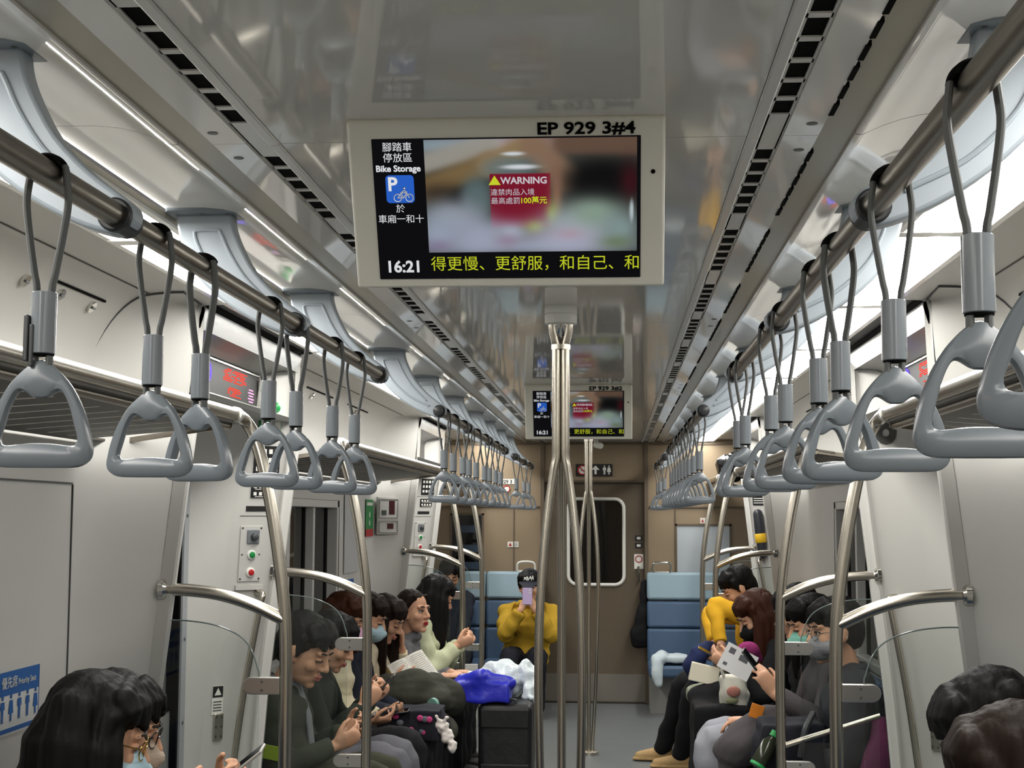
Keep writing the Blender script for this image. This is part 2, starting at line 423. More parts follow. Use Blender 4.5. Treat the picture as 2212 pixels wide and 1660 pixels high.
# insert window top into the wall profiles so that openings are clean
def split_profile():
    global NORM, NOSE
    N2, O2 = [], []
    for (a, b), (c, e) in zip(zip(NORM[:-1], NORM[1:]), zip(NOSE[:-1], NOSE[1:])):
        N2.append(a); O2.append(c)
        if b[1] < WZ1 < a[1]:
            q = (a[1]-WZ1)/(a[1]-b[1])
            N2.append((a[0]+(b[0]-a[0])*q, WZ1)); O2.append((c[0]+(e[0]-c[0])*q, WZ1))
    N2.append(NORM[-1]); O2.append(NOSE[-1]); NORM, NOSE = N2, O2
split_profile()
WINS = [(6.05, 7.72, WZ0, WZ1)]
for sg, sd in SIDES:
    m = MB()
    for args in ((Y0, P1, False, True, ()), (P2, P3, True, True, WINS), (P4, YEND, True, False, ())):
        k = wall_run(sg, *args); m.add(k.v, k.f)
    # narrow nose faces and returns into the doorways
    for yp, dy in ((P1, 1), (P2, -1), (P3, 1), (P4, -1)):
        A = [(sg*x, yp, z) for x, z in NOSE]; B = [(sg*x, yp+dy*0.035, z) for x, z in NOSE]
        m.grid([A, B])
        if dy > 0:
            Cc = [(sg*max(x, 1.40), yp+dy*0.05, z) for x, z in NOSE]; m.grid([B, Cc])
    wo = struct('wall_%s' % sd, m, [WALL, COVEDIM], angle=50, weld=True)
    for pg in wo.data.polygons: pg.material_index = 1 if pg.center.z > 1.73 else 0  # upper wall gets the colour darkened against the lamps
    for yp in (P1, P2, P3, P4):
        m = MB(); zz = [1.78, 1.6, 1.4, 1.2, 1.0, 0.8, 0.5, 0.25, 0.0]
        pr = [(0.012, -0.014), (-0.026, -0.014), (-0.032, -0.008), (-0.032, 0.008), (-0.026, 0.014), (0.012, 0.014)]
        m.grid([[(sg*(nose_at(z)+a), yp+b, z) for a, b in pr+pr[:1]] for z in zz]); m.add([(sg*(nose_at(1.78)+a), yp+b, 1.78) for a, b in pr], [tuple(range(6))])
        trim(m, WALL, angle=30)
    # seams and panels of the near wall
    m = MB()
    m.box((sg*1.3345, 3.858, 0.86), (0.004, 0.006, 1.45)); m.box((sg*1.3345, 2.2, 1.588), (0.004, 3.31, 0.005))
    trim(m, DARKG, smooth=False)
    # thin lines along the cove
    m = MB()
    for ya, yb in ((Y0, 3.95), (P2+0.25, P3-0.2), (P4+0.2, YEND)):
        for (x0, z0) in ((1.157, 2.1305),):
            m.box((sg*x0, (ya+yb)/2, z0), (0.004, yb-ya, 0.003))
    trim(m, SCRW, smooth=False)
    m = MB()
    for ya, yb in ((3.43, 3.80), (6.4, 7.0), (7.4, 8.0)):
        m.box((sg*1.237, (ya+yb)/2, 2.0895), (0.006, yb-ya, 0.006))
    trim(m, BLACK, smooth=False)
    m = MB(); m.box((sg*0.991, (Y0+YEND)/2, 2.134), (0.009, YEND-Y0, 0.010)); trim(m, RUBBER, smooth=False)
    # arc seam following the cove next to the doorway wedge
    for yy in (3.93, P2+0.30, P3-0.28):
        m = MB(); m.tube([(sg*(x-0.0015), yy, z-0.0015) for x, z in [(q.x, q.z) for q in [Vector((x-.002, 0, z-.002)) for x, z in NORM if z > 1.735 and x > 1.055]]], 0.0034, 5)
        if yy == 3.93: m.tube([(sg*1.06, 3.93, 2.1365), (sg*1.068, 4.05, 2.136), (sg*1.075, 4.16, 2.1335)], 0.0034, 5); trim(m, DARKG)
    # round panel latches
    for i, (yy, x, z) in enumerate(((3.31, 1.2585, 2.069), (3.53, 1.2585, 2.069), (3.75, 1.2585, 2.069), (6.6, 1.2585, 2.069), (7.7, 1.2585, 2.069))):
        nv = Vector((-sg*0.80, 0, -0.60))
        c = Vector((sg*x, yy, z))
        m = MB(); m.cyl(c, c+nv*0.008, 0.017, 18); m.mi = 1; m.box(c+nv*0.010, (0.005, 0.022, 0.005))
        o = m.build('panel_latch', [CHROME, DARKG]); tag(o, 'small round metal latch on the %s cove panel, %s from the front' % (sd, ORD[i]), 'latch', 'round latches on the cove panels')

# ------------------------------------------------------------------ windows in the far bench walls
n_w = 0
for sg, sd in SIDES:
    n_w += 1
    w_ = tag(bpy.data.objects.new('window_%d' % n_w, None), kind='structure'); COL.objects.link(w_); w_.location = (sg*1.38, 6.9, WZ0)
    a, b, z0, z1 = WINS[0]
    m = MB(); m.box((sg*1.405, (a+b)/2, (z0+z1)/2), (0.006, b-a, z1-z0)); m.build('pane', DGLASS, w_, smooth=False)
    m = MB()
    for y in (a+0.02, b-0.02): m.box((sg*1.368, y, (z0+z1)/2), (0.06, 0.04, z1-z0))
    for z in (z0+0.02, z1-0.02): m.box((sg*1.368, (a+b)/2, z), (0.06, b-a, 0.04))
    for y in (6.58, 7.15): m.box((sg*1.375, y, (z0+z1)/2), (0.045, 0.07 if y < 7 else 0.04, z1-z0))
    m.build('frame', WALL, w_, smooth=False, bevel=0.004)
    m = MB()
    for y in (a+0.045, 6.53, 6.63, 7.12, 7.18, b-0.045): m.box((sg*1.398, y, (z0+z1)/2), (0.01, 0.012, z1-z0-0.08))
    m.build('gasket', RUBBER, w_, smooth=False)

# ------------------------------------------------------------------ doorways: pillars, doors, headers
n_d = 0
for sg, sd in SIDES:
    for di, (pa, pb) in enumerate(((P1, P2), (P3, P4))):
        # pillar at the far side of the doorway (main face, outer face)
        rows = []
        zs = [2.12, 2.0, 1.9, 1.8, 1.7, 1.5, 1.35, 1.2, 1.0, 0.8, 0.5, 0.25, 0.0]
        for dy, dx, const in ((0.0, 0.0, None), (-0.012, 0.008, None), (-0.155, 0.152, None), (-0.165, 0.167, None), (-0.34, None, 1.405), (-0.36, None, 1.43)):
            rows.append([(sg*(const if const else nose_at(z)+dx), pb+dy, z) for z in zs])
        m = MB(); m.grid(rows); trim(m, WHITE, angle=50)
        # doorway jamb strip and dark rubber
        m = MB(); m.box((sg*1.413, pb-0.385, 0.94), (0.02, 0.055, 1.88)); trim(m, mat('jamb_grey', (156, 160, 164), 0.4, metal=0.2), smooth=False)
        m = MB()
        for z in (0.4, 0.75, 1.05, 1.5): m.cyl((sg*1.403, pb-0.385, z), (sg*1.400, pb-0.385, z), 0.006, 10)
        trim(m, SCRW)
        m = MB(); m.box((sg*1.425, pb-0.425, 0.94), (0.03, 0.02, 1.88)); trim(m, BLACK, smooth=False)
        # door leaves
        n_d += 1
        dr = tag(bpy.data.objects.new('door_%d' % n_d, None), kind='structure'); COL.objects.link(dr); dr.location = (sg*1.44, (pa+pb)/2, 0)
        ym = (pa+pb)/2-0.15
        m = MB(); m.box((sg*1.45, (pa+pb)/2-0.02, 0.95), (0.03, pb-pa-0.06, 1.9)); m.build('door_leaf', mat('door_grey', (120, 121, 120), 0.4), dr, smooth=False)
        m = MB()
        for y in (ym-0.28, ym+0.28): m.box((sg*1.434, y, 1.2), (0.006, 0.36, 0.8))
        m.build('door_glass', DGLASS, dr, smooth=False, bevel=0.002)
        m = MB(); m.box((sg*1.433, ym, 0.94), (0.012, 0.03, 1.86)); m.build('seal', RUBBER, dr, smooth=False)
        # header above the doors: soffit lip, bright strip, dark display recess
        ya, yb = pa+0.03, pb-0.02
        m = MB()
        m.quad((sg*0.985, ya, 2.140), (sg*0.985, yb, 2.140), (sg*1.072, yb, 2.150), (sg*1.072, ya, 2.150))
        trim(m, RUBBER, smooth=False)
        m = MB(); m.prism([(sg*1.066, ya, 2.128), (sg*1.084, ya, 2.066), (sg*1.094, ya, 2.072), (sg*1.078, ya, 2.135)], (0, yb-ya, 0)); trim(m, mat('silver_strip', (208, 208, 206), 0.25, metal=0.8), smooth=False)
        m = MB(); cp = spline([(sg*1.088, ya, 2.068), (sg*1.13, ya, 2.066), (sg*1.175, ya, 2.052), (sg*1.205, ya, 2.02), (sg*1.208, ya, 1.905)], 5)
        m.grid([cp, [p+Vector((0, yb-ya, 0)) for p in cp]]); trim(m, mat('recess_grey', (70, 69, 66), 0.4, metal=0.5))
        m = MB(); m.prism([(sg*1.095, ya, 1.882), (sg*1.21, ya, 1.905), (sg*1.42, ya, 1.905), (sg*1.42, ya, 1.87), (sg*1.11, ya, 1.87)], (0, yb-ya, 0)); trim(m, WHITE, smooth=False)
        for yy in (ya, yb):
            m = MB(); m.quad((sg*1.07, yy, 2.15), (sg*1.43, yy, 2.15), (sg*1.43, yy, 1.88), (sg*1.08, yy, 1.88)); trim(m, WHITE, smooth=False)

# ------------------------------------------------------------------ end wall (brown) with its door
m = MB()
m.box((-0.885, YEND+0.02, 1.08), (0.93, 0.04, 2.16)); m.box((0.885, YEND+0.02, 1.08), (0.93, 0.04, 2.16)); m.box((0, YEND+0.02, 1.972), (0.84, 0.04, 0.376))
struct('wall_back', m, BROWN, smooth=False)
m = MB()
for sg in (-1, 1):
    m.box((sg*0.425, YEND-0.012, 1.06), (0.03, 0.03, 2.11))
    m.box((sg*0.90, YEND-0.008, 1.585), (0.90, 0.016, 0.012)); m.box((sg*0.66, YEND-0.006, 0.9), (0.008, 0.012, 1.36))
m.box((0, YEND-0.008, 1.797), (0.84, 0.02, 0.014)); m.box((0, YEND-0.005, 2.10), (2.6, 0.02, 0.012))
trim(m, BROWND, smooth=False)
n_d += 1
dr = tag(bpy.data.objects.new('door_%d' % n_d, None), kind='structure'); COL.objects.link(dr); dr.location = (0, YEND+0.06, 0)
m = MB(); m.box((0, YEND+0.06, 0.89), (0.84, 0.03, 1.78)); m.build('door_leaf', BROWND, dr, smooth=False)
m = MB(); m.box((0, YEND+0.043, 0.12), (0.82, 0.006, 0.22)); m.build('kick_plate', mat('kick_grey', (112, 108, 100), 0.5), dr, smooth=False)
def rrect(cx, cz, w_, h_, rd, y, n=6):
    pts = []
    for (sx, sz, a0) in ((1, 1, 0), (-1, 1, PI/2), (-1, -1, PI), (1, -1, 1.5*PI)):
        for i in range(n+1):
            a = a0+PI/2*i/n
            pts.append(Vector((cx+sx*(w_/2-rd)+rd*math.cos(a), y, cz+sz*(h_/2-rd)+rd*math.sin(a))))
    return pts
oc = rrect(0.015, 1.30, 0.455, 0.70, 0.075, YEND+0.036)
m = MB(); m.add(rrect(0.015, 1.30, 0.44, 0.69, 0.07, YEND+0.040), [tuple(range(28))]); m.build('door_glass', DGLASS, dr, smooth=False)
m = MB(); m.tube(oc+[oc[0]], 0.014, 8, cap=False); m.build('window_frame', SIGNW, dr)
m = MB(); m.tube([(0.36, YEND+0.03, 0.98), (0.36, YEND-0.01, 0.98), (0.36, YEND-0.01, 1.10), (0.36, YEND+0.03, 1.10)], 0.009, 8); m.build('handle', CHROME, dr)
# wall behind the camera
m = MB(); m.box((0, Y0-0.02, 1.08), (2.9, 0.04, 2.16)); struct('wall_front', m, BROWN, smooth=False)
# ------------------------------------------------------------------ handrails and their curved brackets
RZ, RL = 1.905, 0.505
RAILS = [(0.25, 4.06), (5.40, 8.82), (9.45, 11.62)]
RN = ['nearest', 'middle', 'far']
for sg, sd in SIDES:
    for i, (a, b) in enumerate(RAILS):
        t = thing('handrail', '%s steel handrail pipe hung with grey straps on the %s side of the aisle' % (RN[i], sd), 'handrail', (sg*RL, (a+b)/2, RZ), 'overhead handrails')
        m = MB(); m.tube([(sg*RL, a, RZ), (sg*RL, b, RZ)], 0.0165, 20); m.build('pipe', STEELD, t)
        for y, s_ in ((a, -1), (b, 1)):
            m = MB(); m.tube([(sg*RL, y, RZ), (sg*RL, y+s_*0.008, RZ), (sg*RL, y+s_*0.014, RZ)], [0.0185, 0.0185, 0.010], 20); m.build('end_cap', DARKG, t)
def make_bracket(sg):
    t = thing('handrail_bracket', '-', 'bracket', (sg*RL, 0, RZ), 'curved handrail brackets')
    out = [(-.767, 2.143), (-.760, 2.10), (-.745, 2.055), (-.715, 2.005), (-.665, 1.957), (-.605, 1.917), (-.548, 1.890), (-.508, 1.879)]
    inn = [(-.482, 1.893), (-.479, 1.912), (-.492, 1.928), (-.545, 1.968), (-.592, 2.017), (-.621, 2.067), (-.638, 2.108), (-.644, 2.143)]
    o3 = spline([(-sg*x, 0, z) for x, z in out], 3); i3 = spline([(-sg*x, 0, z) for x, z in inn], 3)
    pts = [Vector((p.x, -0.021, p.z)) for p in o3+i3]
    m = MB(); m.prism(pts, (0, 0.042, 0)); m.build('arm', BRKT, t, bevel=0.007, segs=3)
    m = MB(); m.tube([(sg*RL, -0.03, RZ), (sg*RL, 0.03, RZ)], 0.0235, 22); m.build('clamp_ring', mat('clamp_dark', (44, 46, 48), 0.4), t, bevel=0.003)
    m = MB(); m.box((sg*0.706, 0, 2.149), (0.156, 0.085, 0.019)); m.build('mounting_plate', mat('plate_grey', (128, 137, 145), 0.35), t, bevel=0.005)
    rid = spline([(-.545, -0.022, 1.925), (-.625, -0.022, 1.965), (-.685, -0.022, 2.02), (-.712, -0.022, 2.065), (-.724, -0.022, 2.098), (-.716, -0.022, 2.106), (-.676, -0.022, 2.106), (-.667, -0.022, 2.098), (-.645, -0.022, 2.052), (-.61, -0.022, 2.0), (-.555, -0.022, 1.945)], 5)
    m = MB(); m.tube([(-sg*p.x, p.y, p.z) for p in rid], 0.0042, 8); m.build('ridge', BRKT, t)
    m = MB()
    for dx in (-0.055, 0.0, 0.055): m.disc((sg*0.706+dx, -0.030, 2.139), (0, 0, -1), 0.005, 10)
    m.build('screw', SCRW, t)
    return t
BY = [0.80, 1.87, 2.95, 4.02, 5.44, 6.50, 7.60, 8.72, 9.60, 10.55, 11.45]
for sg, sd in SIDES:
    for i, y in enumerate(BY):
        lab = 'curved blue-grey bracket carrying the %s handrail, %s from the camera end' % (sd, ORD[i])
        if i == 0:
            pb_ = make_bracket(sg); pb_['label'] = lab; pb_.location.y = y
        else: dup(pb_, lab, (sg*RL, y, RZ))

# ------------------------------------------------------------------ strap handles
def ring_mesh():
    half = [(0, 0), (.006, -.0015), (.018, -.0105), (.031, -.0245), (.0410, -.0395), (.0500, -.058), (.0570, -.078), (.0612, -.098), (.0625, -.110), (.0585, -.120), (.046, -.1265), (.02, -.1275), (0, -.1275)]
    hin = [(0, -.0460), (.0090, -.0445), (.0165, -.0390), (.0230, -.0370), (.0290, -.0420), (.0360, -.058), (.0415, -.078), (.0455, -.0925), (.0435, -.0995), (.0365, -.1015), (.015, -.0990), (0, -.0985)]
    def closed(h):
        full = [(x, z) for x, z in h] + [(-x, z) for x, z in reversed(h[1:-1])]
        n = len(full); P = []
        for i in range(n):
            p0, p1, p2, p3 = [Vector((full[(i+k) % n][0], full[(i+k) % n][1])) for k in (-1, 0, 1, 2)]
            for j in range(8):
                t = j/8; P.append(0.5*((2*p1)+(p2-p0)*t+(2*p0-5*p1+4*p2-p3)*t*t+(3*p1-p0-3*p2+p3)*t**3))
        return P
    c = Vector((0, -0.080)); O, I = closed(half), closed(hin)
    def hit(P, a):
        dv = Vector((math.sin(a), math.cos(a))); best = 0
        for i in range(len(P)):
            p, q = P[i]-c, P[(i+1) % len(P)]-c; e = q-p
            den = dv.x*e.y-dv.y*e.x
            if abs(den) < 1e-12: continue
            t = (p.x*e.y-p.y*e.x)/den; s_ = (p.x*dv.y-p.y*dv.x)/den
            if t > 0 and -1e-6 <= s_ <= 1+1e-6: best = max(best, t)
        return best
    m = MB(); n = 96; k = 12; vs = []
    for i in range(n):
        a = 2*PI*i/n; ro, ri = hit(O, a), hit(I, a); rc, hw = (ro+ri)/2, (ro-ri)/2
        for j in range(k):
            b = 2*PI*j/k; cb, sb = math.cos(b), math.sin(b)
            e = 0.55
            x = rc+hw*math.copysign(abs(cb)**e, cb); y = 0.0105*math.copysign(abs(sb)**e, sb)
            vs.append((math.sin(a)*x, y, c.y+math.cos(a)*x))
    fs = [(i*k+j, i*k+(j+1) % k, ((i+1) % n)*k+(j+1) % k, ((i+1) % n)*k+j) for i in range(n) for j in range(k)]
    m.add(vs, fs); return m
def make_strap():
    t = thing('hanging_strap', '-', 'strap handle', (0, 0, 0), 'grey hanging strap handles')
    m = MB()
    arc = [(0.0215*math.cos(a), 0, 0.0215*math.sin(a)) for a in np.linspace(PI, 0, 13)]
    L = [(-.0085, 0, -.240), (-.0085, 0, -.146), (-.0125, 0, -.118), (-.0195, 0, -.075), (-.0245, 0, -.035), (-.0225, 0, -.008)]
    pts = spline(L, 5)[:-1]+[Vector(p) for p in arc]+spline([(-x, y, z) for x, y, z in reversed(L)], 5)[1:]
    m.tube(pts, 0.0034, 10, flat=(1.15, 2.6), ref=(1, 0, 0)); m.build('strap', WEB, t, local=True)
    m = MB(); m.tube([(0.021*math.cos(a), 0, 0.021*math.sin(a)) for a in np.linspace(0.15*PI, 0.95*PI, 14)], 0.0045, 8, flat=(1, 3.4), ref=(1, 0, 0)); m.build('buckle', BLACK, t, local=True)
    m = MB(); m.tube([(0, 0, -.142), (0, 0, -.143), (0, 0, -.215), (0, 0, -.216)], [0.0135, 0.0150, 0.0150, 0.0135], 24); m.build('sleeve', SLEEVEM, t, local=True)
    m = MB(); m.tube([(0, 0, -.2155), (0, 0, -.2180)], 0.0135, 20); m.build('sleeve_base', BLACK, t, local=True)
    m = ring_mesh(); m.v = [(x, y, z-0.2225) for x, y, z in m.v]; m.build('ring', RINGM, t, local=True)
    return t
strap0 = make_strap(); used = [False]
def place_strap(sg, y, lab, rz=0.0, tilt=0.0, swing=0.0):
    o = strap0
    if used[0]: o = dup(strap0, lab)
    used[0] = True
    o['label'] = lab; o.location = (sg*RL, y, RZ); o.rotation_euler = (swing, tilt, rz)
    return o
ST = {(-1, 0): [(1.62, .10, 0), (2.02, .02, 0), (2.26, -.30, 0), (2.72, -.03, 0), (2.96, -.22, 0), (3.35, -.15, 0), (3.65, -.05, .01)],
      (1, 0): [(0.97, -.20, .09), (1.33, -.05, 0), (1.73, -.02, 0), (2.14, .25, 0), (2.37, .1, 0), (2.83, .05, 0), (3.09, .02, 0), (3.70, .10, 0), (3.90, .0, 0)],
      (-1, 1): [(5.59, 0, 0), (5.91, .1, 0), (6.29, -.1, 0), (6.55, .15, 0), (6.90, 0, 0), (7.35, -.2, 0), (7.64, .1, 0), (8.03, 0, 0), (8.39, -.1, 0)],
      (1, 1): [(5.70, 0, 0), (6.10, -.1, 0), (6.45, .1, 0), (6.75, .15, 0), (7.08, 0, 0), (7.40, -.2, 0), (7.75, .1, 0), (8.10, 0, 0), (8.45, -.1, 0)],
      (-1, 2): [(9.75, 0, 0), (10.6, .1, 0), (11.15, 0, 0)], (1, 2): [(9.75, 0, 0), (10.6, -.1, 0), (11.15, 0, 0)]}
for (sg, ri), lst in ST.items():
    sd = 'left' if sg < 0 else 'right'
    for i, (y, rz, tl) in enumerate(lst):
        lab = 'grey triangular strap handle on the %s %s handrail, %s from its near end' % (RN[ri], sd, ORD[i])
        place_strap(sg, y, lab, rz, tl)
# a strap adjuster tag hanging beside the nearest left strap
m = MB(); m.box((-0.520, 1.612, 1.707), (0.006, 0.014, 0.055)); m.box((-0.513, 1.610, 1.698), (0.005, 0.012, 0.05))
tag(m.build('strap_clip', DARKG, bevel=0.0015), 'dark metal clip hooked on the nearest left strap handle below its sleeve', 'clip')

# ------------------------------------------------------------------ luggage racks
RKL, RKZ = 0.93, 1.793
def zs_(x): return 1.768-0.150*(x-0.93)
for sg, sd in SIDES:
    for i, (a, b) in enumerate(((0.15, 4.06), (5.64, 8.92), (10.45, 11.68))):
        t = thing('luggage_rack', '%s steel luggage rack with slotted shelf on the %s wall' % (('near', 'middle', 'far')[i], sd), 'luggage rack', (sg*1.1, (a+b)/2, 1.75), 'overhead luggage racks')
        m = MB(); m.tube([(sg*RKL, a, RKZ), (sg*RKL, b, RKZ)], 0.019, 18); m.build('front_pipe', STEEL, t)
        m = MB(); m.tube([(sg*0.955, a, 1.760), (sg*0.955, b, 1.760)], 0.011, 12); m.build('lower_pipe', STEELD, t)
        m = MB()
        L0, L1 = 1.03, 1.295; sk = 0.20
        def bar(y0, y1, l0, l1, s0, s1):
            vs = []
            for z in (0, 0.006): vs += [(sg*l0, y0+s0, zs_(l0)+z), (sg*l1, y0+s1, zs_(l1)+z), (sg*l1, y1+s1, zs_(l1)+z), (sg*l0, y1+s0, zs_(l0)+z)]
            m.add(vs, [(0,1,2,3), (4,7,6,5), (0,4,5,1), (1,5,6,2), (2,6,7,3), (3,7,4,0)])
        bar(a, b, 0.93, L0, 0, 0); bar(a, b, L1, 1.325, 0, 0)
        n = max(2, int((b-a-sk)/0.135)); p = (b-a-sk)/n
        for q in range(n):
            y = a+sk+q*p
            bar(y, y+p-(0.017 if q < n-1 else 0), L0, L1, 0, -sk)
        m.build('slotted_shelf', RACKM, t, smooth=False)
        m = MB()
        for y in ((b-0.015,) if i == 0 else (a+0.015, b-0.015)):
            m.tube([(sg*RKL, y-0.014, RKZ), (sg*RKL, y+0.014, RKZ)], 0.0225, 18)
        m.build('pipe_collar', SIGNW, t)
        m = MB()
        for y in ((b-0.01,) if i == 0 else (a+0.01, b-0.01)):
            m = MB(); m.prism([(sg*0.94, y, 1.772), (sg*1.32, y, 1.716), (sg*1.32, y, 1.700), (sg*0.94, y, 1.756)], (0, 0.008, 0)); m.build('end_bracket', STEELD, t, smooth=False)

# ------------------------------------------------------------------ bench-end partitions (pole, grab bar, glass, clips)
for sg, sd in SIDES:
    for i, (yp, dy) in enumerate(((P1, -1), (P2, 1), (P3, -1), (P4, 1))):
        t = thing('partition', 'curved steel pole partition with clear glass panel at the %s doorway edge on the %s side' % (ORD[i], sd), 'partition', (sg*0.95, yp, 0), 'bench-end partitions')
        path = [(RKL, yp+dy*0.10, RKZ), (RKL, yp+dy*0.05, RKZ-0.003), (0.925, yp+dy*0.012, 1.778), (0.905, yp, 1.742), (0.874, yp, 1.647), (0.842, yp, 1.50), (0.815, yp, 1.335), (0.800, yp, 1.20), (0.794, yp, 1.0), (0.793, yp, 0.5), (0.793, yp, 0.0)]
        m = MB(); m.tube([(sg*p.x, p.y, p.z) for p in spline(path, 6)], 0.0185, 16); m.build('pole', STEEL, t)
        bp = [(nose_at(1.28)+0.01, yp, 1.282), (1.10, yp, 1.281), (1.0, yp, 1.269), (0.90, yp, 1.240), (0.80, yp, 1.195)]
        m = MB(); m.tube([(sg*p.x, p.y, p.z) for p in spline(bp, 6)], 0.0185, 16); m.build('grab_bar', STEEL, t)
        xn = nose_at(1.28)
        m = MB(); m.tube([(sg*(xn+0.012), yp, 1.282), (sg*(xn-0.004), yp, 1.282), (sg*(xn-0.012), yp, 1.282)], [0.034, 0.034, 0.026], 20); m.build('flange', CHROME, t)
        bp = [(nose_at(0.76)-0.05, yp+dy*0.02, 0.755), (1.0, yp+dy*0.02, 0.70), (0.80, yp+dy*0.02, 0.635)]
        m = MB(); m.tube([(sg*p.x, p.y, p.z) for p in spline(bp, 6)], 0.011, 12); (m.build('lower_bar', STEEL, t) if sg > 0 and i == 1 else None)
        gp = spline([(1.20, 0, 1.192), (1.08, 0, 1.190), (0.985, 0, 1.172), (0.915, 0, 1.132), (0.880, 0, 1.06), (0.873, 0, 0.98), (0.873, 0, 0.5)], 6)
        poly = [Vector((sg*p.x, yp-0.004, p.z)) for p in gp]+[Vector((sg*0.88, yp-0.004, 0.45)), Vector((sg*1.245, yp-0.004, 0.45))]
        m = MB(); m.prism(poly, (0, 0.008, 0)); m.build('glass_panel', CLEAR, t, angle=30)
        m = MB(); m.tube([(sg*p.x, yp, p.z) for p in gp[:-6]], 0.0022, 6); m.build('glass_edge', mat('glass_edge', (120, 132, 130), 0.15, spec=0.6), t)
        for zc_ in (1.005, 0.56):
            m = MB()
            pts = [(sg*0.81, yp-0.012, zc_-0.025), (sg*0.895, yp-0.012, zc_-0.025)]+[(sg*(0.895+0.025*math.sin(a)), yp-0.012, zc_-0.025*math.cos(a)) for a in np.linspace(0.3, PI-0.3, 7)]+[(sg*0.895, yp-0.012, zc_+0.025), (sg*0.81, yp-0.012, zc_+0.025)]
            m.prism(pts, (0, 0.024, 0)); cl = m.build('clip', ALU, t, smooth=False, bevel=0.002)
            m = MB()
            for dz in (-0.0125, 0.0125): m.cyl((sg*0.862, yp-0.012, zc_+dz), (sg*0.862, yp-0.0135, zc_+dz), 0.004, 10)
            m.build('screw', SCRW, cl)
        m = MB(); m.box((sg*1.04, yp, 0.22), (0.44, 0.03, 0.44)); m.build('base_panel', WALL, t, bevel=0.004)

# ------------------------------------------------------------------ stanchions in the aisle
for i, (yc, xc) in enumerate(((4.13, 0.012), (9.2, 0.0))):
    t = thing('stanchion', '%s triple-rod steel pole standing in the aisle from floor to ceiling' % ('near', 'far')[i], 'pole', (xc, yc, 0), 'aisle stanchions')
    for q, a in enumerate((PI*7/6, PI*11/6, PI/2)):
        ca, sa = math.cos(a), math.sin(a)
        pr = [(0.028, 2.066), (0.026, 2.045), (0.018, 2.012), (0.0150, 1.995), (0.0150, 1.90), (0.0150, 1.72), (0.0150, 1.67), (0.022, 1.635), (0.040, 1.53), (0.055, 1.41), (0.066, 1.26), (0.071, 1.10), (0.070, 0.92), (0.064, 0.72), (0.050, 0.42), (0.030, 0.12), (0.026, 0.02)]
        m = MB(); m.tube([(xc+ca*p.x, yc+sa*p.x, p.z) for p in spline([(x, 0, z) for x, z in pr], 5)], 0.0125, 12); m.build('rod', STEEL, t)
    m = MB(); m.tube([(xc, yc, z) for z in (2.116, 2.114, 2.094, 2.092, 2.09, 2.064, 2.060)], [0.047, 0.048, 0.048, 0.0455, 0.048, 0.047, 0.040], 32); m.build('ceiling_cap', SIGNW, t)
    m = MB(); m.tube([(xc, yc, 2.062), (xc, yc, 2.03), (xc, yc, 2.018)], [0.030, 0.024, 0.014], 20); m.build('cone', CHROME, t)
    m = MB(); m.tube([(xc, yc, z) for z in (2.002, 1.988)], 0.0285, 24); m.build('band', STEEL, t)
    m = MB(); m.tube([(xc, yc, z) for z in (0.0, 0.02, 0.03)], [0.06, 0.06, 0.035], 28); m.build('floor_cap', STEEL, t)

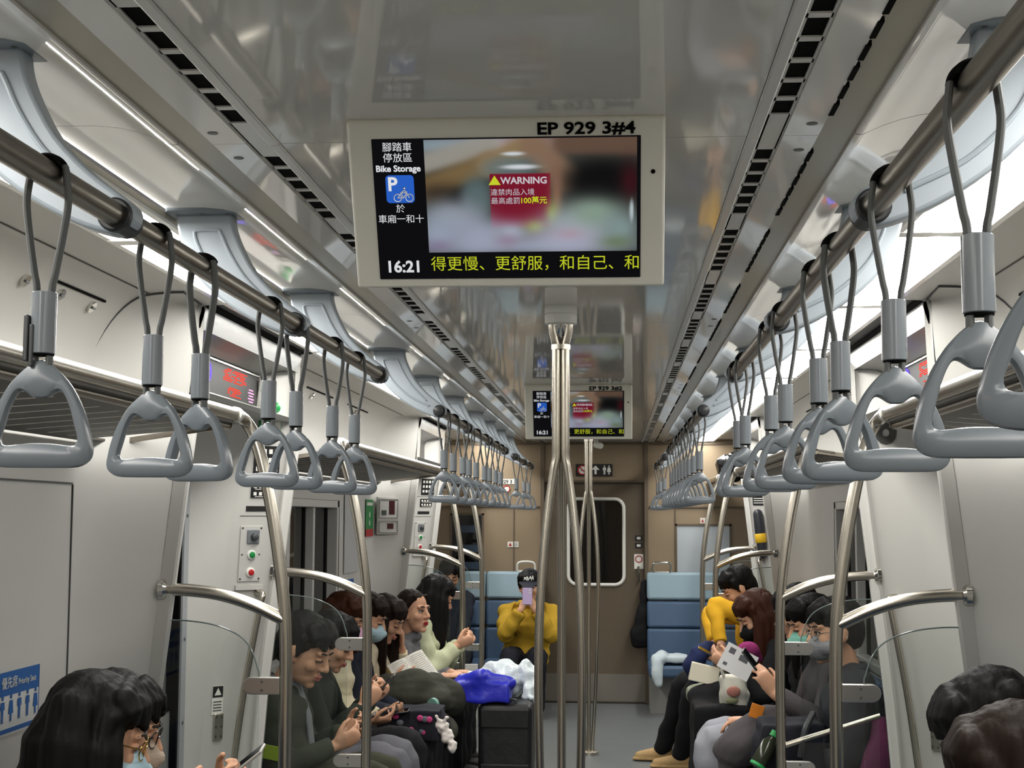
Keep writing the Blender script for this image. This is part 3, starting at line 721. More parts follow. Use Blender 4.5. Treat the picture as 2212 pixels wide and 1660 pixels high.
# ------------------------------------------------------------------ monitors
def picture():
    """the video still on the monitors, an emissive picture on a vertex grid: u to the right, v up, 0..1"""
    nu, nv = 150, 82
    U, V = np.meshgrid(np.linspace(0, 1, nu), np.linspace(0, 1, nv))
    c = np.zeros((nv, nu, 3)); c[:] = (60, 62, 58)
    def blob(cx, cy, rx, ry, col, k=1.0, pw=2):
        g = np.exp(-(((U-cx)/rx)**2+((V-cy)/ry)**2)**(pw/2))*k
        c[:] = c*(1-g[..., None])+np.array(col)*g[..., None]
    blob(.05, .95, .30, .12, (150, 168, 178)); blob(.35, .95, .18, .10, (205, 205, 212)); blob(.52, .97, .2, .08, (176, 150, 150)); blob(.90, 1.0, .3, .12, (104, 84, 66))
    def stroke(x0, y0, x1, y1, r0, col, k=1.0):
        t = np.clip(((U-x0)*(x1-x0)+(V-y0)*(y1-y0)*.3)/((x1-x0)**2+.3*(y1-y0)**2), 0, 1)
        dd = ((U-x0-t*(x1-x0))**2+.30*(V-y0-t*(y1-y0))**2)/(r0*r0)
        g = np.exp(-dd**2)*k; c[:] = c*(1-g[..., None])+np.array(col)*g[..., None]
    stroke(.0, .80, .30, .93, .055, (172, 168, 158)); stroke(.0, .58, .30, .78, .060, (140, 116, 80)); stroke(.30, .78, .48, .93, .055, (160, 134, 98)); stroke(.52, .92, .66, .66, .075, (150, 122, 100)); stroke(.66, .95, 1.0, .93, .05, (112, 88, 74))
    blob(.05, .52, .10, .10, (70, 58, 44)); blob(.16, .45, .08, .12, (30, 28, 26))
    blob(.84, .62, .20, .20, (22, 21, 22), 1, 4); blob(.97, .62, .05, .16, (66, 26, 32))
    blob(.24, .48, .08, .20, (104, 122, 124), 1, 4); blob(.40, .74, .14, .12, (118, 132, 132), .9, 4)
    blob(.42, .87, .055, .018, (232, 238, 244), 1, 4); blob(.45, .755, .09, .022, (240, 244, 250), 1, 4)
    # warning board
    w_ = (U > .305)*(U < .595)*(V > .22)*(V < .70); c[w_ > 0] = (140, 30, 52)
    blob(.62, .5, .03, .3, (150, 112, 92))
    blob(.60, .33, .03, .10, (176, 178, 70))
    blob(.12, .30, .16, .18, (168, 176, 188), 1, 3); blob(.05, .16, .14, .18, (176, 188, 208)); blob(.24, .14, .14, .17, (180, 186, 208), 1, 3)
    blob(.40, .18, .10, .10, (190, 196, 214)); blob(.52, .22, .05, .06, (176, 182, 84)); blob(.72, .22, .20, .20, (182, 194, 204), 1, 3); blob(.80, .34, .12, .14, (156, 180, 160)); blob(.66, .10, .2, .12, (196, 190, 210))
    blob(.92, .20, .10, .16, (150, 172, 170)); blob(.5, .05, .5, .08, (190, 198, 222), .8); blob(.38, .10, .05, .06, (176, 140, 168), .5); blob(.05, .06, .06, .06, (150, 126, 166), .5); blob(.68, .16, .06, .05, (206, 164, 178), .4); blob(.9, .08, .08, .06, (110, 134, 82), .6)
    blob(.975, .36, .010, .10, (206, 220, 226), 1, 4)
    return U, V, c, nu, nv
def vc_mat():
    m = bpy.data.materials.new('video_picture'); m.use_nodes = True; nt = m.node_tree; nt.nodes.clear()
    a = nt.nodes.new('ShaderNodeVertexColor'); a.layer_name = 'Col'; e = nt.nodes.new('ShaderNodeEmission'); o = nt.nodes.new('ShaderNodeOutputMaterial')
    e.inputs[1].default_value = SCR
    lcd_power(nt, e, SCR)
    nt.links.new(a.outputs[0], e.inputs[0]); nt.links.new(e.outputs[0], o.inputs[0]); return m
SCR = 0.76
VID = vc_mat()
SBLACK = glow('screen_black', (14, 14, 16), 1.0)
TXW = lcd('screen_white_text', (226, 228, 232), 1.1); TXY = lcd('screen_yellow_text', (196, 206, 44), 1.1); TXB = lcd('screen_blue_tile', (42, 96, 196), 1.1)
TXR = lcd('screen_white_dim', (206, 196, 204), 1.0)
HOUS = mat('monitor_housing', (220, 218, 206), 0.4, spec=0.4)
def sF(x, z, off): return frame((x, off, z), (1, 0, 0), (0, 0, 1))
def make_monitor(lab, loc, tilt, code, w_):
    t = thing('monitor', lab, 'monitor', loc, 'ceiling monitors'); t.rotation_euler = (tilt, 0, 0); t.scale = (w_, w_, w_)
    m = MB(); m.box((0, 0.024, -0.129), (0.503, 0.048, 0.2794)); m.build('housing', HOUS, t, local=True, bevel=0.005)
    m = MB(); m.prism([(-0.235, 0.047, -0.01), (-0.235, 0.047, -0.22), (-0.235, 0.09, -0.12), (-0.235, 0.055, -0.02)], (0.47, 0, 0)); m.build('rear_cover', HOUS, t, local=True, smooth=False)
    m = MB(); m.box((0, -0.0005, -0.136), (0.426, 0.003, 0.232)); s_ = m.build('screen', SBLACK, t, local=True, smooth=False, bevel=0.001)
    m = MB(); m.tube([(0.2325, 0.002, -0.078), (0.2325, -0.001, -0.078)], 0.0036, 12); m.build('sensor', BLACK, t, local=True)
    U, V, c, nu, nv = picture()
    x0, x1, z0, z1 = -0.1295, 0.2072, -0.2069, -0.0220
    me = bpy.data.meshes.new('video')
    me.from_pydata([(x0+(x1-x0)*a, -0.0026, z0+(z1-z0)*b) for a, b in zip(U.ravel(), V.ravel())], [], [(j*nu+i, j*nu+i+1, (j+1)*nu+i+1, (j+1)*nu+i) for j in range(nv-1) for i in range(nu-1)])
    ca = me.color_attributes.new('Col', 'FLOAT_COLOR', 'POINT')
    l = c/255.0; l = np.where(l <= 0.04045, l/12.92, ((l+0.055)/1.055)**2.4)
    ca.data.foreach_set('color', np.concatenate([l.reshape(-1, 3), np.ones((nu*nv, 1))], 1).astype(np.float32).ravel())
    me.materials.append(VID); vo = bpy.data.objects.new('video', me); COL.objects.link(vo); vo.parent = s_; KIDS.setdefault(s_.name, []).append(vo)
    def T(txt, x, z, size, mt, bold=0.0, align='CENTER', sx=1.0, par=None): return lettering(txt, size, mt, s_ if par is None else par, sF(x, z, -0.0034), bold, align, sx=sx)
    lettering(code, 0.0262, BLACK, t, sF(0.2045, -0.0083, -0.0012), 0.026, 'RIGHT', sx=1.27)
    T('腳踏車', -0.172, -0.0335, 0.0160, TXW); T('停放區', -0.172, -0.0508, 0.0160, TXW)
    T('Bike Storage', -0.1722, -0.0676, 0.0142, TXW, 0.028); T('於', -0.172, -0.1335, 0.0150, TXW); T('車廂一和十', -0.172, -0.1508, 0.0150, TXW)
    T('16:21', -0.1722, -0.2310, 0.0270, TXW, 0.03)
    T('得更慢、更舒服，和自己、和', 0.0425, -0.2275, 0.0262, TXY, 0.0)
    m = MB(); m.add([Vector((p.x, -0.0030, p.z)) for p in rrect(-0.171, -0.1008, 0.0455, 0.0455, 0.006, 0)], [tuple(range(28))]); tl = m.build('bicycle_tile', TXB, s_, local=True, smooth=False)
    T('P', -0.1830, -0.0935, 0.031, TXW, 0.03, par=tl)
    m = MB()
    for cx in (-0.1755, -0.1565): m.tube([(cx+0.0062*math.cos(a), -0.0036, -0.1150+0.0062*math.sin(a)) for a in np.linspace(0, 2*PI, 20)], 0.0008, 5)
    for a, b in (((-.1755, -.115), (-.1700, -.1065)), ((-.1700, -.1065), (-.1610, -.1065)), ((-.1610, -.1065), (-.1565, -.115)), ((-.1700, -.1065), (-.1660, -.1150)), ((-.1660, -.1150), (-.1610, -.1065)), ((-.1660, -.1150), (-.1755, -.1150)), ((-.1650, -.1025), (-.1600, -.1060)), ((-.1650, -.1025), (-.1690, -.1060))):
        m.tube([(a[0], -0.0036, a[1]), (b[0], -0.0036, b[1])], 0.0009, 5)
    m.ball((-0.1640, -0.0036, -0.0995), 0.0022); m.build('bicycle', TXW, tl, local=True)
    # text on the filmed warning board
    T('WARNING', 0.028, -0.0895, 0.0152, TXR, 0.03); T('違禁肉品入境', 0.0095, -0.1085, 0.0118, TXR, 0.0); T('最高處罰', -0.0020, -0.1225, 0.0118, TXR, 0.0); T('100萬元', 0.0425, -0.1222, 0.0125, TXY, 0.02)
    m = MB(); m.add([(-0.0285, -0.0034, -0.0960), (-0.0090, -0.0034, -0.0960), (-0.0188, -0.0034, -0.0805)], [(0, 1, 2)]); m.build('warning_triangle', TXY, s_, local=True, smooth=False)
    return t
make_monitor('large near monitor hanging from the ceiling, marked EP 929 3#4', (0, 2.142, 2.1045), math.radians(27), 'EP 929 3#4', 0.985)
make_monitor('smaller looking far monitor behind the aisle pole, marked EP 929 3#2', (0, 6.585, 2.1040), math.radians(27), 'EP 929 3#2', 1.0)
# ceiling camera by the end wall
t = thing('security_camera', 'small white security camera on the ceiling before the brown end wall', 'camera', (0.02, 11.35, 2.116))
m = MB(); m.tube([(0.02, 11.35, 2.116), (0.02, 11.35, 2.085)], 0.018, 14); m.build('base', SIGNW, t)
m = MB(); m.tube([(0.02, 11.35, 2.075), (0.055, 11.22, 2.062)], [0.024, 0.026], 14, dome=True); m.build('body', SIGNW, t)
m = MB(); m.disc((0.0567, 11.215, 2.061), (0.035, -0.13, -0.013), 0.016); m.build('lens', BLACK, t)
# ------------------------------------------------------------------ benches
def bench(sg, sd, a, b, n, lab, nm):
    t = thing('bench', lab, 'bench', (sg*1.08, (a+b)/2, 0), 'long side benches')
    p = (b-a)/n
    for i in range(n):
        y = a+p*(i+0.5)
        m = MB(); m.box((sg*1.06, y, 0.345), (0.42, p-0.012, 0.07)); m.build('seat_cushion', SEATB, t, bevel=0.02, segs=3)
        m = MB(); m.box((sg*1.292, y, 0.60), (0.055, p-0.012, 0.42)); m.build('backrest', SEATB, t, bevel=0.02, segs=3)
    m = MB(); m.box((sg*1.12, (a+b)/2, 0.155), (0.28, b-a, 0.31)); m.build('base', mat('bench_base', (132, 132, 128), 0.5), t, smooth=False)
bench(-1, 'left', 0.6, 4.08, 7, 'long blue bench on the left wall before the near doorway', '')
bench(1, 'right', 0.6, 4.08, 7, 'long blue bench on the right wall before the near doorway', '')
bench(-1, 'left', 5.66, 8.90, 7, 'long blue bench on the left wall between the doorways', '')
bench(1, 'right', 5.66, 8.90, 7, 'long blue bench on the right wall between the doorways', '')
def end_seat(x, lab):
    t = thing('end_seat', lab, 'seat', (x, 11.3, 0), 'blue seats against the end wall')
    m = MB(); m.box((x, 11.20, 0.335), (0.445, 0.52, 0.09)); m.build('seat_cushion', SEATB, t, bevel=0.025, segs=3)
    def back(z0, z1, d0, d1, nm, mt):
        m = MB(); m.prism([(x-0.222, 11.47+d0, z0), (x-0.222, 11.47+d1, z1), (x-0.222, 11.56+d1, z1), (x-0.222, 11.56+d0, z0)], (0.444, 0, 0)); m.build(nm, mt, t, bevel=0.022, segs=3)
    back(0.36, 0.62, -0.02, 0.0, 'backrest', SEATB); back(0.625, 0.835, 0.0, 0.03, 'backrest', SEATB); back(0.845, 1.06, 0.02, 0.06, 'headrest', SEATH)
    m = MB(); m.box((x, 11.35, 0.145), (0.42, 0.40, 0.29)); m.build('base', mat('bench_base', (132, 132, 128), 0.5), t, smooth=False)
    s_ = 1 if x > 0 else -1
    if abs(x) < 0.8:
        hx = x-s_*0.10
        m = MB(); m.tube(spline([(hx-0.065, 11.55, 1.05), (hx-0.075, 11.54, 1.09), (hx-0.055, 11.53, 1.135), (hx+0.05, 11.53, 1.135), (hx+0.07, 11.54, 1.09), (hx+0.06, 11.55, 1.05)], 5), 0.009, 10)
        m.tube([(hx-0.06, 11.55, 1.062), (hx+0.06, 11.55, 1.062)], 0.008, 10); m.build('grab_handle', SIGNW if x < 0 else CHROME, t)
end_seat(-0.645, 'blue seat with pale headrest left of the brown door, under the man in yellow')
end_seat(-1.095, 'blue seat with pale headrest in the left corner of the end wall')
end_seat(0.645, 'empty blue seat with pale headrest right of the brown door')
end_seat(1.095, 'blue seat with pale headrest in the right corner of the end wall')

# ------------------------------------------------------------------ things on the pillars
def on_pillar(sg, pb, u_, z, off=0.0):
    n0 = nose_at(z)
    a = Vector((sg*(n0+0.008), pb-0.012, z)); b = Vector((sg*(n0+0.150), pb-0.155, z))
    e = (b-a).normalized(); up = (Vector((sg*nose_at(z+0.05), 0, z+0.05))-Vector((sg*nose_at(z-0.05), 0, z-0.05))).normalized()
    nrm = Vector((-sg*0.67, -0.74, 0)); nrm = (nrm-up*nrm.dot(up)); nrm = (nrm-e*nrm.dot(e)).normalized()
    xdir = e if sg < 0 else -e
    return a+(b-a)*u_+nrm*off, xdir*(-1), up, nrm       # xdir points to the viewer's right
def pl_frame(sg, pb, u_, z, off=0.0):
    p, x, up, nrm = on_pillar(sg, pb, u_, z, off)
    f = frame(p, x, up)
    if (f.to_3x3() @ Vector((0, 0, 1))).dot(nrm) < 0: f = frame(p, -x, up)
    return f
def plate(mb, f, x, y, w_, h_, t_=0.003):
    vs = [f @ Vector((x+sx*w_/2, y+sy*h_/2, z)) for z in (0, t_) for sx, sy in ((-1, -1), (1, -1), (1, 1), (-1, 1))]
    mb.add(vs, [(3,2,1,0), (4,5,6,7), (0,1,5,4), (1,2,6,5), (2,3,7,6), (3,0,4,7)])
def figure(mb, f, x, y, h_, z=0.0035, skirt=False):
    """small standing pictogram figure"""
    c = f @ Vector((x, y+h_*0.42, z)); nr = f.to_3x3() @ Vector((0, 0, 1)); mb.disc(c, nr, h_*0.09, 10)
    pts = [(-.16, .28), (.16, .28), (.20, -.02), (.13, -.02), (.10, .16), (.09, -.5), (.02, -.5), (0, -.08), (-.02, -.5), (-.09, -.5), (-.10, .16), (-.13, -.02), (-.20, -.02)]
    if skirt: pts = [(-.14, .28), (.14, .28), (.22, -.22), (.07, -.22), (.07, -.5), (-.07, -.5), (-.07, -.22), (-.22, -.22)]
    mb.add([f @ Vector((x+a*h_, y+b*h_, z)) for a, b in pts], [tuple(range(len(pts)))])
for sg, sd, pb, nm, pn in ((-1, 'left', P2, 'near', 'near left'), (-1, 'left', P4, 'far', 'far left')):
    # notice signs
    t = thing('notice_sign', 'tall black notice sign with white pictograms on the %s door pillar' % pn, 'sign', on_pillar(sg, pb, .45, 1.715)[0], 'black notice signs on the door pillars')
    f = rel(pl_frame(sg, pb, .45, 1.715, 0.002), t)
    m = MB(); plate(m, f, 0, 0, 0.115, 0.115); m.build('board', SIGNK, t, local=True, smooth=False)
    m = MB()
    for j in range(3):
        for i in range(4): plate(m, f, -0.040+i*0.027, 0.036-j*0.034, 0.016, 0.018, 0.0042)
    m.build('pictograms', SIGNW, t, local=True, smooth=False)
    t = thing('notice_sign', 'small two-row black notice sign on the %s door pillar' % pn, 'sign', on_pillar(sg, pb, .45, 1.60)[0], 'black notice signs on the door pillars')
    f = rel(pl_frame(sg, pb, .45, 1.60, 0.002), t)
    m = MB(); plate(m, f, 0, 0, 0.105, 0.058); m.build('board', SIGNK, t, local=True, smooth=False)
    m = MB()
    for j in range(2):
        for i in range(4): plate(m, f, -0.036+i*0.024, 0.014-j*0.028, 0.013, 0.013, 0.0042)
        plate(m, f, 0.006, 0.003-j*0.028, 0.085, 0.002, 0.0042)
    m.build('pictograms', SIGNW, t, local=True, smooth=False)
    # intercom recess slot
    m = MB(); f = pl_frame(sg, pb, .5, 1.528, 0.0); plate(m, f, 0, 0, 0.105, 0.020, 0.002); trim(m, RUBBER, smooth=False)
    m = MB(); f = pl_frame(sg, pb, .5, 1.225, 0.0); plate(m, f, 0, 0, 0.12, 0.018, 0.012); trim(m, WHITE, smooth=False)
    for zz in (1.645, 1.50):
        m = MB(); f = pl_frame(sg, pb, .5, zz, 0.0); plate(m, f, 0, 0, 0.15, 0.002, 0.001); trim(m, SCRW, smooth=False)
    # button plate
    t = thing('button_panel', 'white control plate with knob, green button and red button on the %s door pillar' % pn, 'control panel', on_pillar(sg, pb, .55, 1.355)[0], 'door control plates')
    f = rel(pl_frame(sg, pb, .55, 1.355, 0.001), t); nv = f.to_3x3() @ Vector((0, 0, 1))
    m = MB(); plate(m, f, 0, 0, 0.098, 0.215, 0.004); m.build('plate', WHITE, t, local=True, smooth=False, bevel=0.002)
    m = MB(); plate(m, f, 0.006, 0.065, 0.054, 0.054, 0.010); m.build('knob_base', mat('knob_base', (112, 116, 120), 0.4), t, local=True, smooth=False, bevel=0.003)
    m = MB(); c = f @ Vector((0.006, 0.065, 0.010)); m.tube([c, c+nv*0.016, c+nv*0.020], [0.014, 0.013, 0.008], 18); m.build('knob', DARKG, t, local=True)
    for zz, mt_, bn in ((-0.004, GREENS, 'green_button'), (-0.072, REDS, 'red_button')):
        c = f @ Vector((0.002, zz, 0.004)); m = MB(); m.tube([c, c+nv*0.007, c+nv*0.009], [0.019, 0.018, 0.015], 22); rg = m.build('bezel', SIGNW, t, local=True)
        m = MB(); m.tube([c+nv*0.008, c+nv*0.012, c+nv*0.014], [0.0125, 0.012, 0.008], 20); bt = m.build(bn, mt_, t, local=True)
    m = MB()
    for sx, sy in ((-1, 1), (1, 1), (-1, -1), (1, -1)): m.disc(f @ Vector((sx*0.041, sy*0.098, 0.0045)), nv, 0.0045, 10)
    for sx in (-1, 1): m.disc(f @ Vector((sx*0.038, -0.004, 0.0045)), nv, 0.004, 10)
    m.build('screw', SCRW, t, local=True)
# slanting grab bars and brackets beside each door
for sg, sd in SIDES:
    for pb, nm in ((P2, 'near'), (P4, 'far')):
        t = thing('door_grab_bar', 'slim steel grab bar on the %s %s door pillar' % (nm, sd), 'grab bar', on_pillar(sg, pb, .35, 0.9)[0], 'grab bars on the door pillars')
        pt = [on_pillar(sg, pb, .30, 1.205, 0.0)[0], on_pillar(sg, pb, .30, 1.20, 0.045)[0], on_pillar(sg, pb, .34, 1.15, 0.05)[0], on_pillar(sg, pb, .45, 0.85, 0.05)[0], on_pillar(sg, pb, .55, 0.50, 0.05)[0], on_pillar(sg, pb, .62, 0.30, 0.05)[0], on_pillar(sg, pb, .62, 0.28, 0.0)[0]]
        m = MB(); m.tube(spline(pt, 5), 0.013, 12); m.build('bar', STEEL, t)
        t2 = thing('latch_plate', 'screwed steel latch plate beside the grab bar of the %s %s pillar' % (nm, sd), 'plate', on_pillar(sg, pb, .78, 0.70)[0], 'steel latch plates by the doors')
        f = rel(pl_frame(sg, pb, .80, 0.70, 0.001), t2); m = MB(); plate(m, f, 0, 0, 0.04, 0.10, 0.008); m.build('plate', STEEL, t2, local=True, bevel=0.003)
        m = MB(); nv = f.to_3x3() @ Vector((0, 0, 1))
        for sx in (-1, 1):
            for sy in (-1, 0, 1): m.disc(f @ Vector((sx*0.011, sy*0.036, 0.0085)), nv, 0.005, 10)
        m.build('screw', SCRW, t2, local=True)
# small warning sticker on the near left pillar
t = thing('warning_sticker', 'narrow sticker with black triangle and lines low on the near left pillar', 'sticker', on_pillar(-1, P2, .86, 0.80)[0])
f = rel(pl_frame(-1, P2, .86, 0.80, 0.001), t)
m = MB(); plate(m, f, 0, 0.0, 0.048, 0.11, 0.001); m.build('backing', SIGNW, t, local=True, smooth=False)
m = MB(); plate(m, f, 0, 0.032, 0.044, 0.042, 0.002)
for j in range(4): plate(m, f, 0, -0.006-j*0.011, 0.036, 0.003, 0.002)
m.build('print', SIGNK, t, local=True, smooth=False)
m = MB(); m.add([f @ Vector(q) for q in ((-0.015, 0.019, 0.0026), (0.015, 0.019, 0.0026), (0, 0.047, 0.0026))], [(0, 1, 2)]); m.build('triangle', SIGNW, t, local=True, smooth=False)
# door numbers
t = thing('door_number', 'large dark grey number 8 on the near right door pillar', 'number', on_pillar(1, P2, .42, 1.845)[0])
lettering('8', 0.19, mat('number_grey', (62, 62, 60), 0.5), t, rel(pl_frame(1, P2, .58, 1.842, 0.002), t), 0.03, 'CENTER', name='digit')
t = thing('door_number', 'grey plate with white number 7 at the end of the left LED recess', 'number', (-1.19, 5.2, 1.93))
f = rel(frame((-1.195, 5.40, 1.965), (0, 1, 0), (0.1, 0, 1)), t)
m = MB(); plate(m, f, 0, 0, 0.13, 0.11, 0.003); m.build('plate', mat('number_plate', (120, 120, 116), 0.4), t, local=True, smooth=False)
lettering('7', 0.07, SIGNW, t, f @ Matrix.Translation((0.02, -0.01, 0.005)), 0.02, 'CENTER', name='digit')
# exit signs
t = thing('exit_sign', 'small green and white exit sign on the near left pillar under the LED recess', 'sign', on_pillar(-1, P2, .55, 1.86)[0])
f = rel(pl_frame(-1, P2, .50, 1.865, 0.002), t)
m = MB(); plate(m, f, 0, 0, 0.10, 0.062, 0.003); m.build('board', GREENS, t, local=True, smooth=False)
for wa in ((-0.038, 0.012, 0.016, 0.010), (-0.030, -0.006, 0.012, 0.009), (0.034, 0, 0.026, 0.058)):
    m = MB(); plate(m, f, *wa, 0.0042); m.build('print', SIGNW, t, local=True, smooth=False)
t = thing('emergency_knob', 'round green emergency knob above the exit sign on the left', 'knob', (-1.12, 5.38, 1.92))
m = MB(); m.ball((-1.135, 5.37, 1.915), (0.022, 0.022, 0.022)); m.build('knob', GREENS, t)
# black torch holder on the far right pillar, notice above
t = thing('torch', 'black emergency torch with yellow band clipped to the far right pillar', 'torch', on_pillar(1, P4, .3, 1.35)[0])
A = on_pillar(1, P4, .45, 1.53, 0.035); B = on_pillar(1, P4, .45, 1.235, 0.035); dv = (B[0]-A[0])
m = MB(); m.tube([A[0]+dv*k for k in (0, .3, .48, .52, .98, 1.0)], [0.034, 0.036, 0.036, 0.036, 0.033, 0.024], 18, dome=True); m.build('body', mat('torch_black', (40, 42, 48), 0.45), t)
m = MB(); m.tube([A[0]+dv*k for k in (.47, .49, .67, .69)], [0.036, 0.040, 0.040, 0.036], 18); m.build('yellow_band', mat('torch_yellow', (214, 172, 30), 0.45), t)
t = thing('notice_sign', 'black notice sign with white pictogram above the torch on the far right pillar', 'sign', on_pillar(1, P4, .45, 1.66)[0], 'black notice signs on the door pillars')
f = rel(pl_frame(1, P4, .45, 1.65, 0.002), t)
m = MB(); plate(m, f, 0, 0, 0.11, 0.12); m.build('board', SIGNK, t, local=True, smooth=False)
m = MB(); plate(m, f, -0.02, 0.03, 0.04, 0.03, 0.0042); plate(m, f, 0.03, 0.03, 0.02, 0.035, 0.0042)
for j in range(3): plate(m, f, 0, -0.012-j*0.016, 0.09, 0.005, 0.0042)
m.build('print', SIGNW, t, local=True, smooth=False)

# ------------------------------------------------------------------ LED displays over the near doors
LEDR = glow('led_red', (255, 60, 40), 1.6); LEDB = glow('led_violet', (120, 96, 255), 1.5); LEDP = glow('led_pink', (255, 190, 236), 1.2)
for sg, sd in SIDES:
    t = thing('led_display', 'dark LED destination display with red characters over the near %s door' % sd, 'LED display', (sg*1.20, 4.85, 1.97), 'LED displays over the doors')
    f = rel(frame((sg*1.201, 4.86, 1.972), (0, -sg*1, 0) if sg > 0 else (0, 1, 0), (-sg*0.0, 0, 1)), t)
    nv = f.to_3x3() @ Vector((0, 0, 1))
    if nv.x*sg > 0: f = rel(frame((sg*1.201, 4.86, 1.972), (0, sg, 0), (0, 0, 1)), t)
    m = MB(); plate(m, f, 0, 0, 0.98, 0.115, 0.004); m.build('face', mat('led_face', (26, 25, 25), 0.5, spec=0.25), t, local=True, smooth=False)
    m = MB()
    for y in (-0.06, 0.06): plate(m, f, 0, y, 1.0, 0.006, 0.010)
    for x in (-0.495, 0.495): plate(m, f, x, 0, 0.008, 0.126, 0.010)
    m.build('frame', ALU, t, local=True, smooth=False)
    rr = random.Random(3 if sg < 0 else 5)
    for x0, x1, y0, y1 in ((0.00, 0.30, 0.005, 0.046), (0.06, 0.22, -0.045, -0.012), (-0.34, -0.24, -0.05, -0.015)):
        y = y0; m = MB()
        while y < y1:
            x = x0
            while x < x1:
                w_ = rr.choice((0.012, 0.022, 0.034))
                if rr.random() < 0.7: plate(m, f, (x+w_/2), y, w_, 0.0034, 0.0052)
                x += w_+0.006
            y += 0.0068
        m.build('lettering', LEDR, t, local=True, smooth=False)
    m = MB()
    for k in (0.85, 0.5): m.tube([f @ Vector((-0.21+0.055*k*math.cos(a), 0.012+0.046*k*math.sin(a), 0.006)) for a in np.linspace(0, 2*PI, 24)], 0.0035, 5)
    m.build('violet_symbol', LEDB, t, local=True)
    m = MB()
    for i in range(5): plate(m, f, 0.38, -0.046+i*0.011, 0.085 if i % 2 else 0.06, 0.005, 0.0052)
    m.build('pink_characters', LEDP, t, local=True, smooth=False)

# ------------------------------------------------------------------ signs on the walls
t = thing('priority_sign', 'blue and white priority seat sticker on the near left wall', 'sign', (-1.333, 3.52, 1.03))
f = rel(frame((-1.3325, 3.512, 1.035), (0, 1, 0), (0, 0, 1)), t)
m = MB(); plate(m, f, 0, 0, 0.30, 0.155, 0.001); m.build('white_backing', mat('sticker_white', (216, 218, 218), 0.5), t, local=True, smooth=False)
m = MB(); plate(m, f, 0, 0.049, 0.30, 0.058, 0.002); plate(m, f, 0, -0.0665, 0.30, 0.011, 0.002); plate(m, f, 0.1492, 0, 0.0016, 0.155, 0.002); m.build('blue_print', BLUES, t, local=True, smooth=False)
m = MB()
for i in range(5): figure(m, f, -0.072+i*0.050, -0.012, 0.066, 0.0024, skirt=i in (1, 4))
m.build('pictograms', BLUES, t, local=True, smooth=False)
lettering('優先席', 0.031, SIGNW, t, f @ Matrix.Translation((-0.082, 0.049, 0.0032)), 0.0, 'LEFT')
lettering('Priority Seat', 0.0215, SIGNW, t, f @ Matrix.Translation((0.016, 0.047, 0.0032)), 0.0, 'LEFT')
# extinguisher cabinet, green strip and panel near the far left doorway
def wedge_frame(sg, y, z, dx):
    a = Vector((sg*1.328, P3-0.235, z)); b = Vector((sg*1.215, P3-0.03, z)); e = (b-a).normalized()
    return frame(a+(b-a)*0.5+Vector((-sg*0.85, -0.5, 0)).normalized()*0.012, e if sg < 0 else -e, (0, 0, 1))
t = thing('wall_cabinet', 'white framed cabinet with dark red windows on the left wall before the far doorway', 'cabinet', (-1.27, 8.89, 1.39))
f = rel(wedge_frame(-1, 8.89, 1.505, 0), t)
m = MB(); plate(m, f, 0, 0, 0.215, 0.235, 0.012); m.build('body', WHITE, t, local=True, smooth=False, bevel=0.004)
m = MB()
for y0_, h_ in ((0.045, 0.115), (-0.068, 0.072)):
    for yy in (y0_-h_/2, y0_+h_/2): plate(m, f, 0, yy, 0.19, 0.005, 0.018)
    for xx in (-0.093, 0.093): plate(m, f, xx, y0_, 0.005, h_, 0.018)
m.build('door_frame', ALU, t, local=True, smooth=False)
for wa in ((0.035, 0.050, 0.055, 0.085), (0.02, -0.066, 0.06, 0.034)):
    m = MB(); plate(m, f, *wa, 0.015); m.build('dark_red_window', mat('cabinet_red', (66, 14, 22), 0.2), t, local=True, smooth=False)
m = MB(); plate(m, f, -0.045, 0.018, 0.045, 0.030, 0.015); m.build('green_label', mat('label_grey', (60, 70, 66), 0.4), t, local=True, smooth=False)
t = thing('safety_strip', 'tall green and red safety sticker left of the wall cabinet', 'sticker', (-1.33, 8.64, 1.49))
f = rel(frame((-1.3315, 8.645, 1.49), (0, 1, 0), (0, 0, 1)), t)
m = MB(); plate(m, f, 0, 0, 0.25, 0.225, 0.002); m.build('green_field', GREENS, t, local=True, smooth=False)
m = MB(); plate(m, f, 0, -0.09, 0.25, 0.045, 0.003); m.build('red_field', REDS, t, local=True, smooth=False)
m = MB()
for yy in (0.02, -0.03): m.disc(f @ Vector((0, yy, 0.0035)), f.to_3x3() @ Vector((0, 0, 1)), 0.018, 12)
plate(m, f, 0, 0.085, 0.19, 0.018, 0.0032); m.build('print', SIGNW, t, local=True, smooth=False)
m = MB(); f = frame((-1.332, 8.05, 1.40), (0, 1, 0), (0, 0, 1)); plate(m, f, 0, 0, 0.42, 0.44, 0.006); tag(m.build('wall_panel', mat('wall_flap', (196, 197, 198), 0.4), smooth=False, bevel=0.01), 'pale rectangular flap on the left wall right of the dark window', 'wall flap')
m = MB(); f = frame((-1.331, 8.02, 1.085), (0, 1, 0), (0, 0, 1)); plate(m, f, 0, 0, 0.24, 0.12, 0.002); tag(m.build('blue_sticker', BLUES, smooth=False), 'small blue sticker low on the left wall behind the seated people', 'sticker')
